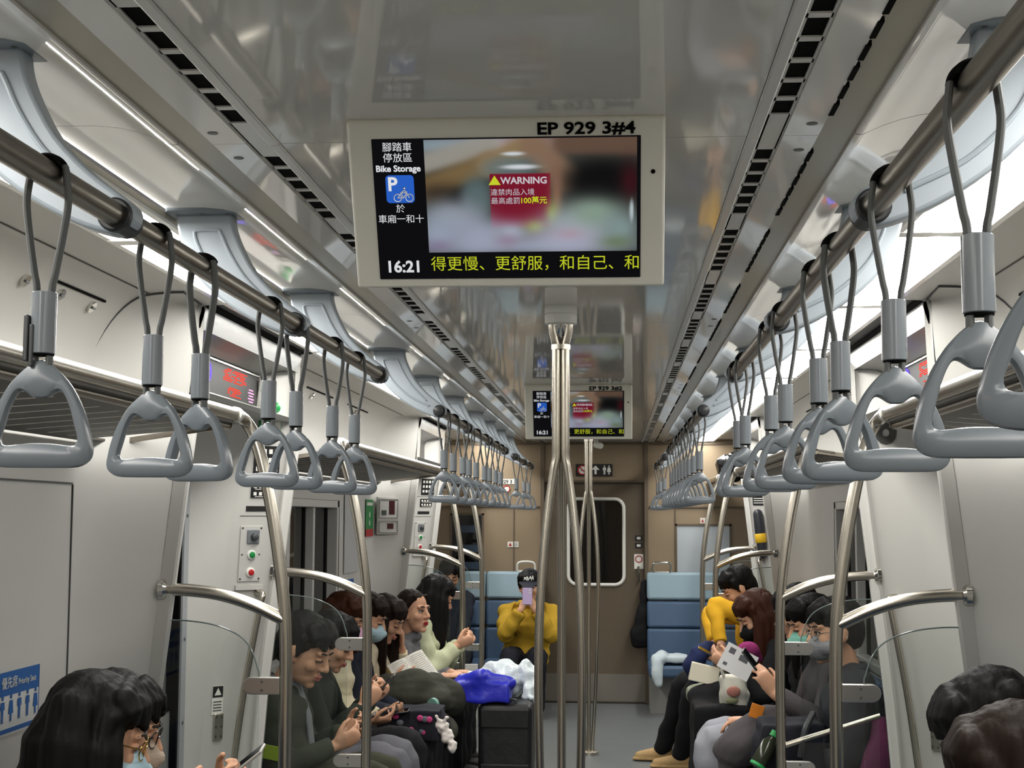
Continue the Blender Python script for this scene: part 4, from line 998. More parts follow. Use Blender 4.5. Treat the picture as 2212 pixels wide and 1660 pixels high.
# ------------------------------------------------------------------ end wall signs
def ew(x, z): return frame((x, YEND-0.004, z), (1, 0, 0), (0, 0, 1))
t = thing('direction_sign', 'black sign with no-smoking, arrow and toilet symbols above the brown door', 'sign', (0.0, YEND, 1.88))
f = rel(ew(0.0, 1.885), t)
m = MB(); plate(m, f, 0, 0, 0.30, 0.098, 0.02); m.build('board', SIGNK, t, local=True, smooth=False)
m = MB(); m.tube([f @ Vector((-0.095+0.036*math.cos(a), 0.036*math.sin(a), 0.022)) for a in np.linspace(0, 2*PI, 22)], 0.005, 6); m.tube([f @ Vector((-0.12, 0.026, 0.022)), f @ Vector((-0.07, -0.026, 0.022))], 0.004, 6); m.build('no_smoking_ring', REDS, t, local=True)
m = MB(); m.disc(f @ Vector((-0.095, 0, 0.0205)), (0, -1, 0), 0.035, 20)
plate(m, f, 0.012, -0.012, 0.018, 0.044, 0.022); m.add([f @ Vector(q) for q in ((-0.022, 0.002, 0.0225), (0.046, 0.002, 0.0225), (0.012, 0.038, 0.0225))], [(0, 1, 2)])
figure(m, f, 0.085, 0, 0.074, 0.0225); figure(m, f, 0.122, 0, 0.074, 0.0225, True); m.build('white_symbols', SIGNW, t, local=True, smooth=False)
m = MB(); plate(m, rel(ew(0, 1.885), t), -0.093, -0.003, 0.03, 0.006, 0.0215); m.build('cigarette', SIGNK, t, local=True, smooth=False)
def small_sign(x, z, w_, h_, lab, mark=None, nm='label_sign'):
    t = thing(nm, lab, 'sign', (x, YEND, z), 'small signs on the end wall')
    f = rel(ew(x, z), t); m = MB(); plate(m, f, 0, 0, w_, h_, 0.003); m.build('board', SIGNW, t, local=True, smooth=False)
    if mark == 'tri':
        m = MB(); m.add([f @ Vector(q) for q in ((-w_*0.42, -h_*0.3, 0.004), (-w_*0.1, -h_*0.3, 0.004), (-w_*0.26, h_*0.35, 0.004))], [(0, 1, 2)]); m.build('red_triangle', REDS, t, local=True, smooth=False)
        m = MB()
        for j in range(3): plate(m, f, w_*0.2, h_*0.25-j*h_*0.25, w_*0.4, h_*0.08, 0.004)
        m.build('text_lines', SCRW, t, local=True, smooth=False)
    if mark == 'ring':
        m = MB(); m.tube([f @ Vector((0.026*math.cos(a), h_*0.1+0.026*math.sin(a), 0.005)) for a in np.linspace(0, 2*PI, 20)], 0.004, 6); m.build('red_ring', REDS, t, local=True)
    return t, f
small_sign(-0.665, 1.275, 0.09, 0.045, 'small white sign with red triangle on the brown wall left of the door', 'tri')
small_sign(0.90, 1.475, 0.075, 0.045, 'small white sign with red triangle on the brown wall right of the door', 'tri')
t, f = small_sign(-0.72, 1.79, 0.135, 0.042, 'white strip with car number 929 3 on the upper left brown wall')
lettering('929 3', 0.040, SIGNK, t, f @ Matrix.Translation((0, -0.002, 0.005)), 0.02, 'CENTER')
small_sign(-0.72, 1.725, 0.045, 0.045, 'small square white sign under the car number strip', 'ring')
m = MB(); f = frame((0.363, YEND+0.043, 1.14), (1, 0, 0), (0, 0, 1)); t = thing('no_entry_sticker', 'small white sticker with a red ring on the brown door', 'sticker', (0.363, YEND, 1.14)); f = rel(f, t)
m = MB(); plate(m, f, 0, 0, 0.075, 0.12, 0.002); m.build('backing', SIGNW, t, local=True, smooth=False)
m = MB(); m.tube([f @ Vector((0.026*math.cos(a), 0.02+0.026*math.sin(a), 0.004)) for a in np.linspace(0, 2*PI, 20)], 0.004, 6); m.build('red_ring', REDS, t, local=True)
for i, zz in enumerate((1.33, 1.27)):
    t = thing('door_sticker', ('upper', 'lower')[i]+' small dark sticker on the brown door beside its window', 'sticker', (0.363, YEND, zz)); f = rel(frame((0.363, YEND+0.043, zz), (1, 0, 0), (0, 0, 1)), t)
    m = MB(); plate(m, f, 0, 0, 0.06, 0.045, 0.002); m.build('backing', SIGNK, t, local=True, smooth=False)
    m = MB(); plate(m, f, 0, 0, 0.03, 0.02, 0.003); m.build('print', SIGNW, t, local=True, smooth=False)
# windows in the end wall panels
for x, wd, z0, z1, mt_, lab, nm in ((-1.045, 0.26, 0.95, 1.52, DGLASS, 'w', 3), (0.885, 0.44, 0.72, 1.44, mat('frosted_panel', (176, 184, 190), 0.35, metal=0.3), 'p', 4)):
    w_ = tag(bpy.data.objects.new('window_%d' % nm, None), kind='structure'); COL.objects.link(w_); w_.location = (x, YEND, z0)
    m = MB(); m.box((x, YEND-0.003, (z0+z1)/2), (wd, 0.008, z1-z0)); m.build('pane', mt_, w_, smooth=False)
    m = MB()
    for xx in (x-wd/2, x+wd/2): m.box((xx, YEND-0.008, (z0+z1)/2), (0.016, 0.02, z1-z0+0.016))
    for zz in (z0, z1): m.box((x, YEND-0.008, zz), (wd+0.016, 0.02, 0.016))
    m.build('frame', BROWND, w_, smooth=False)
    if lab == 'w':
        m = MB()
        for zz in (1.40, 1.24, 1.10): m.box((x, YEND-0.008, zz), (wd-0.06, 0.004, 0.06))
        m.build('blue_panels', mat('poster_blue', (40, 58, 78), 0.4), w_, smooth=False)
# ------------------------------------------------------------------ people
SKIN = mat('skin', (206, 158, 128), 0.5, spec=0.4, var=(9, 0.05))
EYEW = mat('eye_white', (214, 208, 202), 0.25); EYED = mat('eye_iris', (28, 20, 16), 0.2); LASH = mat('brow_dark', (34, 26, 22), 0.6)
LIPN = mat('lip_natural', (170, 98, 86), 0.4); LIPR = mat('lip_red', (150, 16, 30), 0.35)
def hairm(n, rgb): return mat(n, rgb, 0.58, spec=0.18, bump=(45, 0.25, 'noise', (1, 1, 0.06)))
HBLK = hairm('hair_black', (15, 14, 14)); HBRN = hairm('hair_dark_brown', (30, 20, 14)); HAUB = hairm('hair_auburn', (58, 29, 17))
def cloth(n, rgb, sc=9, st=0.35, rough=0.85): return mat(n, rgb, rough, spec=0.25, bump=(sc, st, 'noise', (1, 1, 0.6)), sheen=0.0)
def remesh(mb, voxel, smooth=3, noise_=None):
    me = bpy.data.meshes.new('tmp'); me.from_pydata(mb.v, [], mb.f)
    o = bpy.data.objects.new('tmp', me); COL.objects.link(o)
    m = o.modifiers.new('r', 'REMESH'); m.mode = 'VOXEL'; m.voxel_size = voxel
    if smooth:
        q = o.modifiers.new('s', 'SMOOTH'); q.factor = 0.5; q.iterations = smooth
    dg = bpy.context.evaluated_depsgraph_get(); out = bpy.data.meshes.new_from_object(o.evaluated_get(dg))
    bpy.data.objects.remove(o); bpy.data.meshes.remove(me)
    if noise_:
        amp, sc, st = noise_
        n = len(out.vertices); co = np.empty(n*3); out.vertices.foreach_get('co', co); co = co.reshape(-1, 3)
        nr = np.empty(n*3); out.vertex_normals.foreach_get('vector', nr); nr = nr.reshape(-1, 3)
        dv = np.array([noise.noise(Vector((c[0]*sc*st[0], c[1]*sc*st[1], c[2]*sc*st[2]))) for c in co])
        co = co+nr*(amp*dv)[:, None]; out.vertices.foreach_set('co', co.ravel())
    out.polygons.foreach_set('use_smooth', [True]*len(out.polygons))
    return out
def link(name, me, m, parent=None):
    if parent is not None:
        me.transform(Matrix.Translation(-wloc(parent)))
    me.materials.clear()
    for q in (m if isinstance(m, list) else [m]): me.materials.append(q)
    me.name = name; o = bpy.data.objects.new(name, me); COL.objects.link(o)
    if parent is not None: o.parent = parent; KIDS.setdefault(parent.name, []).append(o)
    return o
def V(*a): return Vector(a)
def hand_mb(mb, W, dv, n, right, k=1.0, curl=0.5, spread=0.0, thumb=0.5):
    """five-fingered hand; W wrist, dv towards the fingers, n palm normal"""
    dv = dv.normalized(); n = (n-dv*n.dot(dv)).normalized(); t = dv.cross(n)
    if not right: t = -t                                     # t points to the thumb side
    mb.tube([W-dv*0.01*k, W+dv*0.02*k, W+dv*0.055*k, W+dv*0.084*k], [0.026*k, 0.034*k, 0.040*k, 0.037*k], 12, flat=(1.0, 0.42), ref=t, dome=True)
    L = ((0.042, 0.025, 0.020), (0.046, 0.029, 0.022), (0.043, 0.027, 0.021), (0.034, 0.021, 0.018))
    for i in range(4):
        off = (0.029-0.0195*i)*k; p = W+dv*(0.082-0.004*(i in (0, 3))-0.004*(i == 3))*k+t*off
        a = curl*(0.75+0.12*i); pts = [p-dv*0.012*k]; d_ = (dv+t*(spread*(1.5-i)*0.12)).normalized(); pts.append(p)
        ang = 0
        for j, l in enumerate(L[i]):
            ang += a*(0.9, 1.15, 0.7)[j]
            pts.append(pts[-1]+(d_*math.cos(ang)+n*math.sin(ang))*l*k)
        r_ = (0.0088, 0.0090, 0.0084, 0.0076, 0.0066)
        mb.tube(pts, [q*k*(0.9 if i == 3 else 1) for q in r_], 8, dome=True)
    p0 = W+dv*0.022*k+t*0.022*k; p1 = W+dv*0.050*k+t*0.048*k+n*0.014*k*thumb*2
    p2 = p1+(dv*0.75+t*0.35+n*0.45*thumb*2).normalized()*0.034*k; p3 = p2+(dv*0.9-t*0.05+n*0.4*thumb*2).normalized()*0.026*k
    mb.tube([p0, p1, p2, p3], [0.015*k, 0.0125*k, 0.0102*k, 0.0085*k], 9, dome=True)
def ik(S_, W, l1, l2, hint):
    d_ = W-S_; L = d_.length; L = min(L, (l1+l2)*0.995); u_ = d_.normalized()
    W2 = S_+u_*L; a = (l1*l1-l2*l2+L*L)/(2*L); h = math.sqrt(max(l1*l1-a*a, 0))
    hv = hint-u_*hint.dot(u_); hv = hv.normalized() if hv.length > 1e-6 else u_.orthogonal()
    return S_+u_*a+hv*h, W2
PEOPLE = {}
def person(key, label, HC, hf, f, hip, hands=None, hair=('short', 'HBLK'), hk=1.0, k=0.92, jacket=None, pants=None, shoes=None, knees=None, feet=None,
           mask=None, glasses=None, lips=None, lookdown=0.0, up=(0, 0, 1), puffer=False, hood=False, sh_w=0.165, bulk=1.0, earlobe=True, cap=False, vox=0.0058, elb=None, shirt=None, eyes=True, lean=0.0, skin=None, drape=None):
    f = V(*f).normalized(); HC = V(*HC); hip = V(*hip); Z = V(0, 0, 1); s = f.cross(Z)          # s: the person's right
    hf = V(*hf).normalized(); upv = V(*up); rt = hf.cross(upv).normalized(); hu = rt.cross(hf)
    R = Matrix((rt, hf, hu)).transposed(); hm = lambda x, y, z: HC+R @ V(x*hk, y*hk, z*hk)
    N = HC-hu*0.10*hk-Z*0.075*k-hf*0.045*hk
    spine = (N-hip)
    mid = hip+spine*0.5-f*0.03+f*lean
    shc = N-Z*0.05*k-f*0.005
    Ssh = {1: shc+s*sh_w*k, -1: shc-s*sh_w*k}
    kn = {}; ft = {}
    for q in (1, -1):
        kn[q] = V(*knees[q]) if knees else hip+f*0.40*k+s*q*0.105+V(0, 0, 0.02)
        ft[q] = V(*feet[q]) if feet else V(kn[q].x, kn[q].y, 0.075)+f*0.02
    W, DV, PN, CU, E = {}, {}, {}, {}, {}
    for q in (1, -1):
        h = (hands or {}).get(q)
        if h is None: h = dict(p=tuple(hip+f*0.24+s*q*0.07+V(0, 0, 0.085)), d=tuple(f*0.6-s*q*0.7-Z*0.2), n=tuple(-Z), c=0.45)
        hint = (-Z*1.0+s*q*0.55-f*0.25) if not (elb and q in elb) else V(*elb[q])
        E[q], W[q] = ik(Ssh[q], V(*h['p']), 0.275*k, 0.25*k, hint)
        DV[q] = V(*h['d']).normalized(); PN[q] = V(*h['n']); CU[q] = h.get('c', 0.5)
    # ---- one continuous body: head, neck, torso, arms, hands, legs
    mb = MB()
    def hb(c, r_): mb.ball(hm(*c), tuple(q*hk for q in r_), R, 20, 14)
    hb((0, -.012, .036), (.073, .092, .080)); hb((0, .028, -.020), (.064, .062, .088)); hb((0, .036, -.074), (.048, .048, .040)); hb((0, .068, -.100), (.022, .020, .017))
    mb.tube([hm(0, .086, .018), hm(0, .097, -.004), hm(0, .109, -.026)], [.0085*hk, .0095*hk, .012*hk], 10, dome=True)
    for q in (1, -1):
        hb((q*.010, .097, -.031), (.0085, .010, .0075)); hb((q*.036, .060, -.026), (.026, .026, .026)); hb((q*.030, .078, .026), (.024, .012, .010))
        mb.ball(hm(q*.074, -.006, -.006), (.009*hk, .021*hk, .032*hk), R @ Matrix.Rotation(-q*0.35, 3, 'Z'), 12, 10); hb((q*.070, .004, -.030), (.010, .010, .012))
    hb((0, .088, -.060), (.021, .012, .0065)); hb((0, .086, -.071), (.018, .011, .0065))
    mb.tube([N-Z*0.04, N+Z*0.02, HC-hu*0.06*hk-hf*0.02*hk], [0.058*k, 0.05*k, 0.05*k], 14, dome=True)
    mb.tube([hip, mid, shc-Z*0.06, shc+Z*0.01], [.10*k, .09*k, .10*k, .07*k], 16, flat=(1.45, .85), ref=s, dome=True)
    for q in (1, -1):
        mb.tube([Ssh[q], E[q], W[q]], [.045*k, .037*k, .026*k], 12, dome=True)
        mb.tube([Ssh[q]-s*q*0.06, Ssh[q]], [.05*k, .045*k], 12, dome=True)
        hand_mb(mb, W[q], DV[q], PN[q], q > 0, k*1.02, CU[q], thumb=0.5)
        hj = hip+s*q*0.085*k
        mb.tube([hj, kn[q], ft[q]], [.07*k, .05*k, .034*k], 12, dome=True)
        mb.tube([ft[q]-f*0.03-V(0, 0, .03), ft[q]+f*0.13-V(0, 0, .04)], [.030, .024], 10, dome=True)
    body = link('person', remesh(mb, vox, 3), skin or SKIN); tag(body, label, 'person')
    PEOPLE[key] = dict(body=body, W=W, E=E, DV=DV, N=N, HC=HC, hm=hm, R=R, f=f, s=s, hip=hip, kn=kn)
    # ---- face
    if eyes:
        for q in (1, -1):
            m = MB(); m.ball(hm(q*.030, .0775, .0035), tuple(z_*hk for z_ in (.0125, .0115, .0085)), R, 14, 10); eo = m.build('eye' if lookdown < .8 else 'eyelid', EYEW if lookdown < .8 else (skin or SKIN), body)
            if lookdown < .8:
                m = MB(); m.ball(hm(q*.030, .0865, .0035-.004*lookdown), .0052*hk, None, 12, 8); m.build('iris', EYED, eo)
            m = MB(); m.tube([hm(q*.015, .0885, .0065-.006*lookdown), hm(q*.030, .0915, .0115-.012*lookdown), hm(q*.047, .0800, .0070-.008*lookdown)], .0026*hk, 6, dome=True); m.build('eyelash', LASH, body)
            m = MB(); m.tube([hm(q*.012, .0935, .026), hm(q*.030, .0925, .0315), hm(q*.050, .0790, .027)], [.0032*hk, .0036*hk, .0020*hk], 6, dome=True); m.build('eyebrow', LASH, body)
    if lips and not mask:
        m = MB(); m.ball(hm(0, .0925, -.0600), tuple(z_*hk for z_ in (.0215, .0105, .0058)), R, 14, 8); m.ball(hm(0, .0905, -.0705), tuple(z_*hk for z_ in (.0185, .0105, .0062)), R, 14, 8)
        link('lips', remesh(m, 0.0025, 1), lips, body)
    # ---- hair
    H = MB(); st, hm_ = hair; HM = {'HBLK': HBLK, 'HBRN': HBRN, 'HAUB': HAUB}[hm_]
    def q_(c, r_): H.ball(hm(*c), tuple(z_*hk for z_ in r_), R, 18, 12)
    if st == 'tied':
        q_((0, -.021, .050), (.0790, .0915, .0780)); q_((0, -.055, .0), (.070, .055, .07)); q_((0, -.125, .02), (.035, .032, .035))
        for q in (1, -1): H.tube([hm(q*.05, .050, .085), hm(q*.073, .022, .045), hm(q*.074, -.02, .0)], [.014*hk, .015*hk, .018*hk], 8, dome=True)
    else:
        q_((0, -.022, .050), (.086, .100, .084)); q_((0, -.062, -.002), (.076, .056, .080))
        for i in range(7):
            a = (i-3)/3.0
            dz = 0.060+0.012*math.cos(i*2.3)
            H.tube([hm(a*.060, .030, .112-.02*abs(a)), hm(a*.066+.004, .074-.018*a*a, .085-.012*abs(a)), hm(a*.066+.008*math.sin(i*1.9), .089-.026*a*a, dz-.012*abs(a))], [.026*hk, .022*hk, .010*hk], 8, dome=True)
        for q in (1, -1): H.tube([hm(q*.074, .022, .055), hm(q*.077, .016, .015), hm(q*.074, .014, -.012)], [.020*hk, .015*hk, .008*hk], 8, dome=True)
    if st in ('long', 'bob', 'forward'):
        ln = {'long': .30, 'bob': .15, 'forward': .20}[st]; y0 = {'long': 0.0, 'bob': 0.0, 'forward': .03}[st]
        down = -Z
        for q in (1, -1):
            for (yy, r_, kk) in ((.045+y0, .018, .9), (.018+y0, .028, 1.0), (-.03, .038, 1.0), (-.065, .042, 1.0)):
                a = hm(q*.066, yy-.012, .055); b = hm(q*.083, yy, -.015); c = b+down*ln*.45*kk*hk+R @ V(q*.004, -.004, 0); e = b+down*ln*kk*hk+R @ V(-q*.006, -.012, 0)
                H.tube(spline([a, b, c, e], 3), [r_*.8*hk]*3+[r_*hk]*3+[r_*.95*hk]*3+[r_*.55*hk], 9, dome=True)
        a = hm(0, -.085, .04); b = hm(0, -.100, -.03)
        H.tube(spline([a, b, b+down*ln*.5*hk, b+down*ln*hk], 3), [.05*hk]*3+[.062*hk]*4+[.055*hk]*2+[.04*hk], 12, flat=(1.2, .7), ref=rt, dome=True)
    if drape: H.tube(spline(drape, 4), [.072]*5+[.078]*4+[.08]*3+[.07], 14, flat=(1.0, .75), ref=s, dome=True)
    link('hair', remesh(H, 0.0065 if vox > 0.005 else 0.005, 6 if st in ('long', 'bob') else 3, (0.0035*hk, 60, (1, 1, .15))), HM, body)
    # ---- mask, glasses, cap
    if mask:
        M_ = MB(); M_.ball(hm(0, .058, -.052), tuple(z_*hk for z_ in (.059, .066, .056)), R, 24, 16)
        M_.tube([hm(-.052, .058, -.052), hm(0, .112, -.045), hm(.052, .058, -.052)], [.030*hk, .022*hk, .030*hk], 10, dome=True)
        mo = link('face_mask', remesh(M_, 0.005, 4), mask, body)
        m = MB()
        for q in (1, -1):
            m.tube([hm(q*.055, .068, -.030), hm(q*.070, .03, -.012), hm(q*.081, -.012, .004)], .0016*hk, 5); m.tube([hm(q*.055, .060, -.078), hm(q*.068, .03, -.050), hm(q*.081, -.014, -.018)], .0016*hk, 5)
        m.build('ear_loop', SIGNW, mo)
    if glasses:
        m = MB()
        for q in (1, -1):
            m.tube([hm(q*.033+.0235*math.cos(a), .1005-.010*abs(math.cos(a)) if q*math.cos(a) > 0 else .1005, .000+.0205*math.sin(a)) for a in np.linspace(0, 2*PI, 22)], .0018*hk, 6, cap=False)
            m.tube([hm(q*.056, .092, .004), hm(q*.072, .05, .006), hm(q*.080, -.012, .004)], .0018*hk, 6)
        m.tube([hm(-.010, .101, .003), hm(0, .1045, .006), hm(.010, .101, .003)], .0017*hk, 6)
        m.build('glasses', glasses, body)
    if cap:
        c_ = MB(); c_.ball(hm(0, -.010, .052), tuple(z_*hk for z_ in (.088, .106, .088)), R, 24, 16)
        c_.tube([hm(0, .04, .048), hm(0, .10, .044), hm(0, .165, .026)], [.082*hk, .080*hk, .050*hk], 20, flat=(1.0, .09), ref=rt, dome=True)
        co = link('cap', remesh(c_, 0.0055, 3), cap, body)
        m = MB()
        for a, b, c2, e in ((-.035, .070, -.03, .094), (-.022, .066, -.012, .092), (-.010, .084, .002, .066), (.006, .064, .012, .090), (.016, .064, .024, .078), (.026, .078, .036, .066), (-.034, .080, .034, .082)):
            m.tube([hm(a*1.0, .093-.3*abs(a)**1.2+.002, b), hm(c2, .0945-.3*abs(c2)**1.2-.35*max(0, e-.085), e)], .0042*hk, 6, dome=True)
        m.build('cap_emblem', SIGNW, co)
    # ---- clothes
    J = MB(); B = bulk*k
    nseg = 14
    tp = spline([hip-Z*0.05, hip+Z*0.04, mid, shc-Z*0.10, shc-Z*0.01, shc+Z*0.035], 4)
    tr = [ .112, .114, .115, .116, .117, .118, .118, .119, .121, .122, .124, .125, .125, .122, .118, .110, .102, .092, .080, .070, .062]
    tr = [q*B for q in tr[:len(tp)]]
    if puffer: tr = [q*(1.06+0.055*math.sin(i*2.1)) for i, q in enumerate(tr)]
    J.tube(tp, tr, 22, flat=(1.42, 1.0), ref=s, dome=True)
    for q in (1, -1):
        J.ball(Ssh[q]-s*q*0.01, .075*B, None, 14, 10)
        ap = spline([Ssh[q]-s*q*0.05, Ssh[q], Ssh[q].lerp(E[q], .5), E[q], E[q].lerp(W[q], .5), W[q]-(W[q]-E[q]).normalized()*0.012], 4)
        n_ = len(ap); ar = [(.078-(.078-.044)*(i/(n_-1)))*B for i in range(n_)]
        if puffer: ar = [r_*(1.12+0.11*math.sin(i*1.7)) for i, r_ in enumerate(ar)]
        J.tube(ap, ar, 14, dome=False)
    if hood:
        for i in range(12):
            a = 2*PI*i/12; J.ball(N+s*0.072*math.cos(a)+f*(0.062*math.sin(a)-0.012)+Z*(0.012+0.03*math.cos(a+PI/2)*-1*0.6), (.034, .034, .032), None, 10, 8)
        J.tube([N-f*0.075+s*0.07+Z*0.02, N-f*0.105+Z*0.0, N-f*0.075-s*0.07+Z*0.02], [.04, .055, .04], 12, dome=True)
    else:
        for i in range(14):
            a = 2*PI*i/14; J.ball(N+s*0.062*math.cos(a)+f*(0.058*math.sin(a)-0.006)+Z*(0.0-0.018*math.sin(a)), (.022, .022, .030), None, 10, 8)
    jk = link('jacket', remesh(J, 0.0095, 3, (0.012, 13, (1, 1, 1))), jacket, body)
    if shirt:
        m = MB()
        for i in range(10):
            a = 2*PI*i/10; m.ball(N+s*0.054*math.cos(a)+f*0.056*math.sin(a)+Z*(0.022-0.014*math.sin(a)), (.016, .016, .022), None, 10, 8)
        m.tube([N+f*0.066-Z*0.0, shc+f*0.118*B-Z*0.07, shc+f*0.135*B-Z*0.20], [.030, .036, .038], 10, flat=(1.0, .35), ref=s, dome=True)
        link('shirt', remesh(m, 0.007, 2), shirt, body)
    Pm = MB()
    Pm.ball(hip-Z*0.01, (.135*k, .135*k, .10*k), None, 16, 10)
    for q in (1, -1):
        hj = hip+s*q*0.085*k
        pp = spline([hj, hj.lerp(kn[q], .5), kn[q], kn[q].lerp(ft[q], .45), ft[q]+V(0, 0, .01)], 4); n_ = len(pp)
        Pm.tube(pp, [(.098-.036*(i/(n_-1)))*k for i in range(n_)], 14, dome=True)
    link('trousers', remesh(Pm, 0.012, 2, (0.010, 12, (1, 1, 1))), pants, body)
    for q in (1, -1):
        m = MB(); b0 = V(ft[q].x, ft[q].y, 0)
        m.tube([b0-f*0.055+Z*0.042, b0+f*0.0+Z*0.046, b0+f*0.075+Z*0.038, b0+f*0.145+Z*0.030], [.036, .042, .040, .030], 14, flat=(1.0, .95), ref=s, dome=True); m.ball(b0-f*0.01+Z*0.07, (.038, .038, .035), None, 12, 8)
        m.tube([b0-f*0.065+Z*0.014, b0+f*0.05+Z*0.014, b0+f*0.155+Z*0.014], [.040, .044, .036], 14, flat=(1.0, .32), ref=s, dome=True)
        link('shoe', remesh(m, 0.007, 2), shoes or mat('shoe_black', (26, 26, 28), 0.5), body)
    return PEOPLE[key]
def phone(c, nrm, upd, lab, back=(30, 30, 34), w_=0.072, h_=0.15, scr=None):
    nrm = V(*nrm).normalized(); x = V(*upd).cross(nrm).normalized(); up_ = nrm.cross(x)
    t = thing('phone', lab, 'phone', c)
    f_ = frame((0, 0, 0), x, up_)
    m = MB(); m.box((0, 0, 0), (w_, h_, 0.008)); m.v = [tuple(f_ @ V(*p)) for p in m.v]; m.build('case', mat('phone_%d_%d_%d' % back, back, 0.3), t, local=True, bevel=0.003)
    m = MB(); m.box((0, 0, 0.0042), (w_*0.92, h_*0.95, 0.001)); m.v = [tuple(f_ @ V(*p)) for p in m.v]; m.build('screen', scr or mat('phone_glass', (12, 12, 14), 0.08), t, local=True, smooth=False)
    m = MB()
    for dx, dy in ((-.018, .052), (-.018, .030)): m.tube([f_ @ V(dx*w_/.072, dy*h_/.15, -0.003), f_ @ V(dx*w_/.072, dy*h_/.15, -0.0058)], .0075, 12)
    m.build('lens', mat('phone_glass', (12, 12, 14), 0.08), t, local=True)
    return t
D = {1: 'R', -1: 'L'}
def two_hands(c, f, s, gap=0.045, n_up=None, c_=0.9, drop=0.02, up_dir=0.55, back=0.075):
    """both hands gripping something small at c (palms facing each other, fingers forward-up)"""
    f = V(*f); s = V(*s); c = V(*c); out = {}
    for q in (1, -1):
        out[q] = dict(p=tuple(c+s*q*gap-f*back-V(0, 0, drop+0.04)), d=tuple(f*0.75+V(0, 0, up_dir)-s*q*0.12), n=tuple(-s*q+V(0, 0, .35)), c=c_)
    return out
GOLD = mat('gold_wire', (206, 168, 96), 0.2, metal=1.0); GLK = mat('glasses_black', (24, 22, 22), 0.3)
def mk(n, rgb): return mat(n, rgb, 0.75, spec=0.2, bump=(40, 0.15, 'noise', (0.1, 0.1, 3)))
HIPZ = 0.44; RX = (1, 0, 0); LX = (-1, 0, 0)
s_l = (0, -1, 0)      # right-hand side of someone facing +x
s_r = (0, 1, 0)       # right-hand side of someone facing -x

# near left pair
h = two_hands((-0.80, 3.42, 0.93), (.8, 0, 0), s_l, 0.05)
person('N1', 'person with long black hair, gold glasses and pale blue mask in the lower left corner', (-0.930, 3.0, 1.032), (1, .32, -.30), RX, (-1.10, 3.0, HIPZ), hair=('long', 'HBLK'), jacket=cloth('coat_camel', (170, 144, 104)), pants=cloth('trousers_black', (26, 26, 28)), mask=mk('mask_pale_blue', (176, 204, 216)), glasses=GOLD, lookdown=.8, drape=[(-.985, 2.99, 1.06), (-1.035, 2.98, .96), (-1.065, 2.975, .84), (-1.075, 2.97, .70)], vox=.0048, hk=1.03, up=(0, 0, 1))
hN2 = {1: dict(p=(-.86, 3.40, .79), d=(.7, .35, .55), n=(0, 1, .4), c=.8), -1: dict(p=(-.84, 3.62, .80), d=(.7, -.3, .55), n=(0, -1, .4), c=.8)}
person('N2', 'person with short black hair and beige mask behind the gold-glasses person at lower left', (-1.060, 3.5, .980), (1, .12, -.30), RX, (-1.12, 3.5, HIPZ), hands=hN2, hair=('short', 'HBLK'), jacket=cloth('jacket_black', (28, 29, 31)), pants=cloth('trousers_black', (26, 26, 28)), mask=mk('mask_beige', (190, 172, 154)), glasses=GLK, lookdown=.8, vox=.0048, hk=1.03)
phone((-0.755, 3.51, 0.885), (-.6, -.15, .75), (.75, 0, .6), 'silver-backed phone held low behind the glass of the near left partition', (150, 146, 140))
# near right pair
person('M1', 'person with chin-length black hair bowing the head beside the near right wall', (0.955, 3.1, 1.045), (-1, .12, -.62), LX, (1.12, 3.1, HIPZ), hair=('forward', 'HBLK'), jacket=cloth('jacket_black', (28, 29, 31)), pants=cloth('trousers_black', (26, 26, 28)), lookdown=.9, lips=LIPN, hk=1.05, vox=.0052)
person('M2', 'person with dark brown hair cut off by the lower right corner', (0.880, 2.65, 1.030), (-1, .35, -.5), LX, (1.10, 2.65, HIPZ), hair=('bob', 'HBRN'), jacket=cloth('coat_dark_brown', (48, 38, 34)), pants=cloth('trousers_black', (26, 26, 28)), lookdown=.9, lips=LIPN, hk=1.05, vox=.0052)
# left bench between the doorways
hL1 = {1: dict(p=(-.965, 5.78, .575), d=(.75, .25, .35), n=(0, .9, .5), c=.75), -1: dict(p=(-.965, 5.98, .60), d=(.8, -.2, .35), n=(0, -.9, .5), c=.75)}
person('L1', 'person with short black hair in a dark olive jacket behind the left partition glass', (-1.110, 5.86, .952), (1, -.30, -.50), RX, (-1.16, 5.86, .42), hands=hL1, jacket=cloth('jacket_olive', (58, 62, 52)), pants=cloth('trousers_olive', (56, 58, 44)), lips=LIPN, lookdown=1.0, hk=1.16, k=.95, shirt=cloth('shirt_grey', (124, 128, 132)), vox=.0052)
phone((-0.875, 5.88, 0.645), (-.6, -.1, .75), (.7, 0, .6), 'black phone in the hands of the person in the dark olive jacket')
b = PEOPLE['L1']['body']; m = MB(); c = PEOPLE['L1']['E'][1].lerp(V(-1.13, 5.70, .76), .35)
m.box((c.x-.03, c.y-.078, c.z-.02), (.12, .006, .055), Matrix.Rotation(.18, 3, 'Y')); m.build('sleeve_patch', mat('lime_patch', (150, 176, 44), 0.6), b, bevel=.002)
hL2 = {1: dict(p=(-.945, 6.30, .665), d=(.6, .1, .6), n=(0, .8, .5), c=.9), -1: dict(p=(-.935, 6.46, .675), d=(.65, -.15, .55), n=(0, -.8, .5), c=.9)}
person('L2', 'person with messy black hair in a black jacket half hidden behind the olive jacket', (-1.085, 6.32, .945), (1, -.15, -.5), RX, (-1.16, 6.32, .42), hands=hL2, jacket=cloth('jacket_forest', (40, 45, 38)), pants=cloth('trousers_grey', (98, 98, 104)), lips=LIPN, lookdown=1.0, hk=1.02)
phone((-0.865, 6.38, 0.745), (-.7, -.1, .7), (.6, 0, .7), 'dark phone with white edge raised by the person in the black jacket', (58, 58, 62))
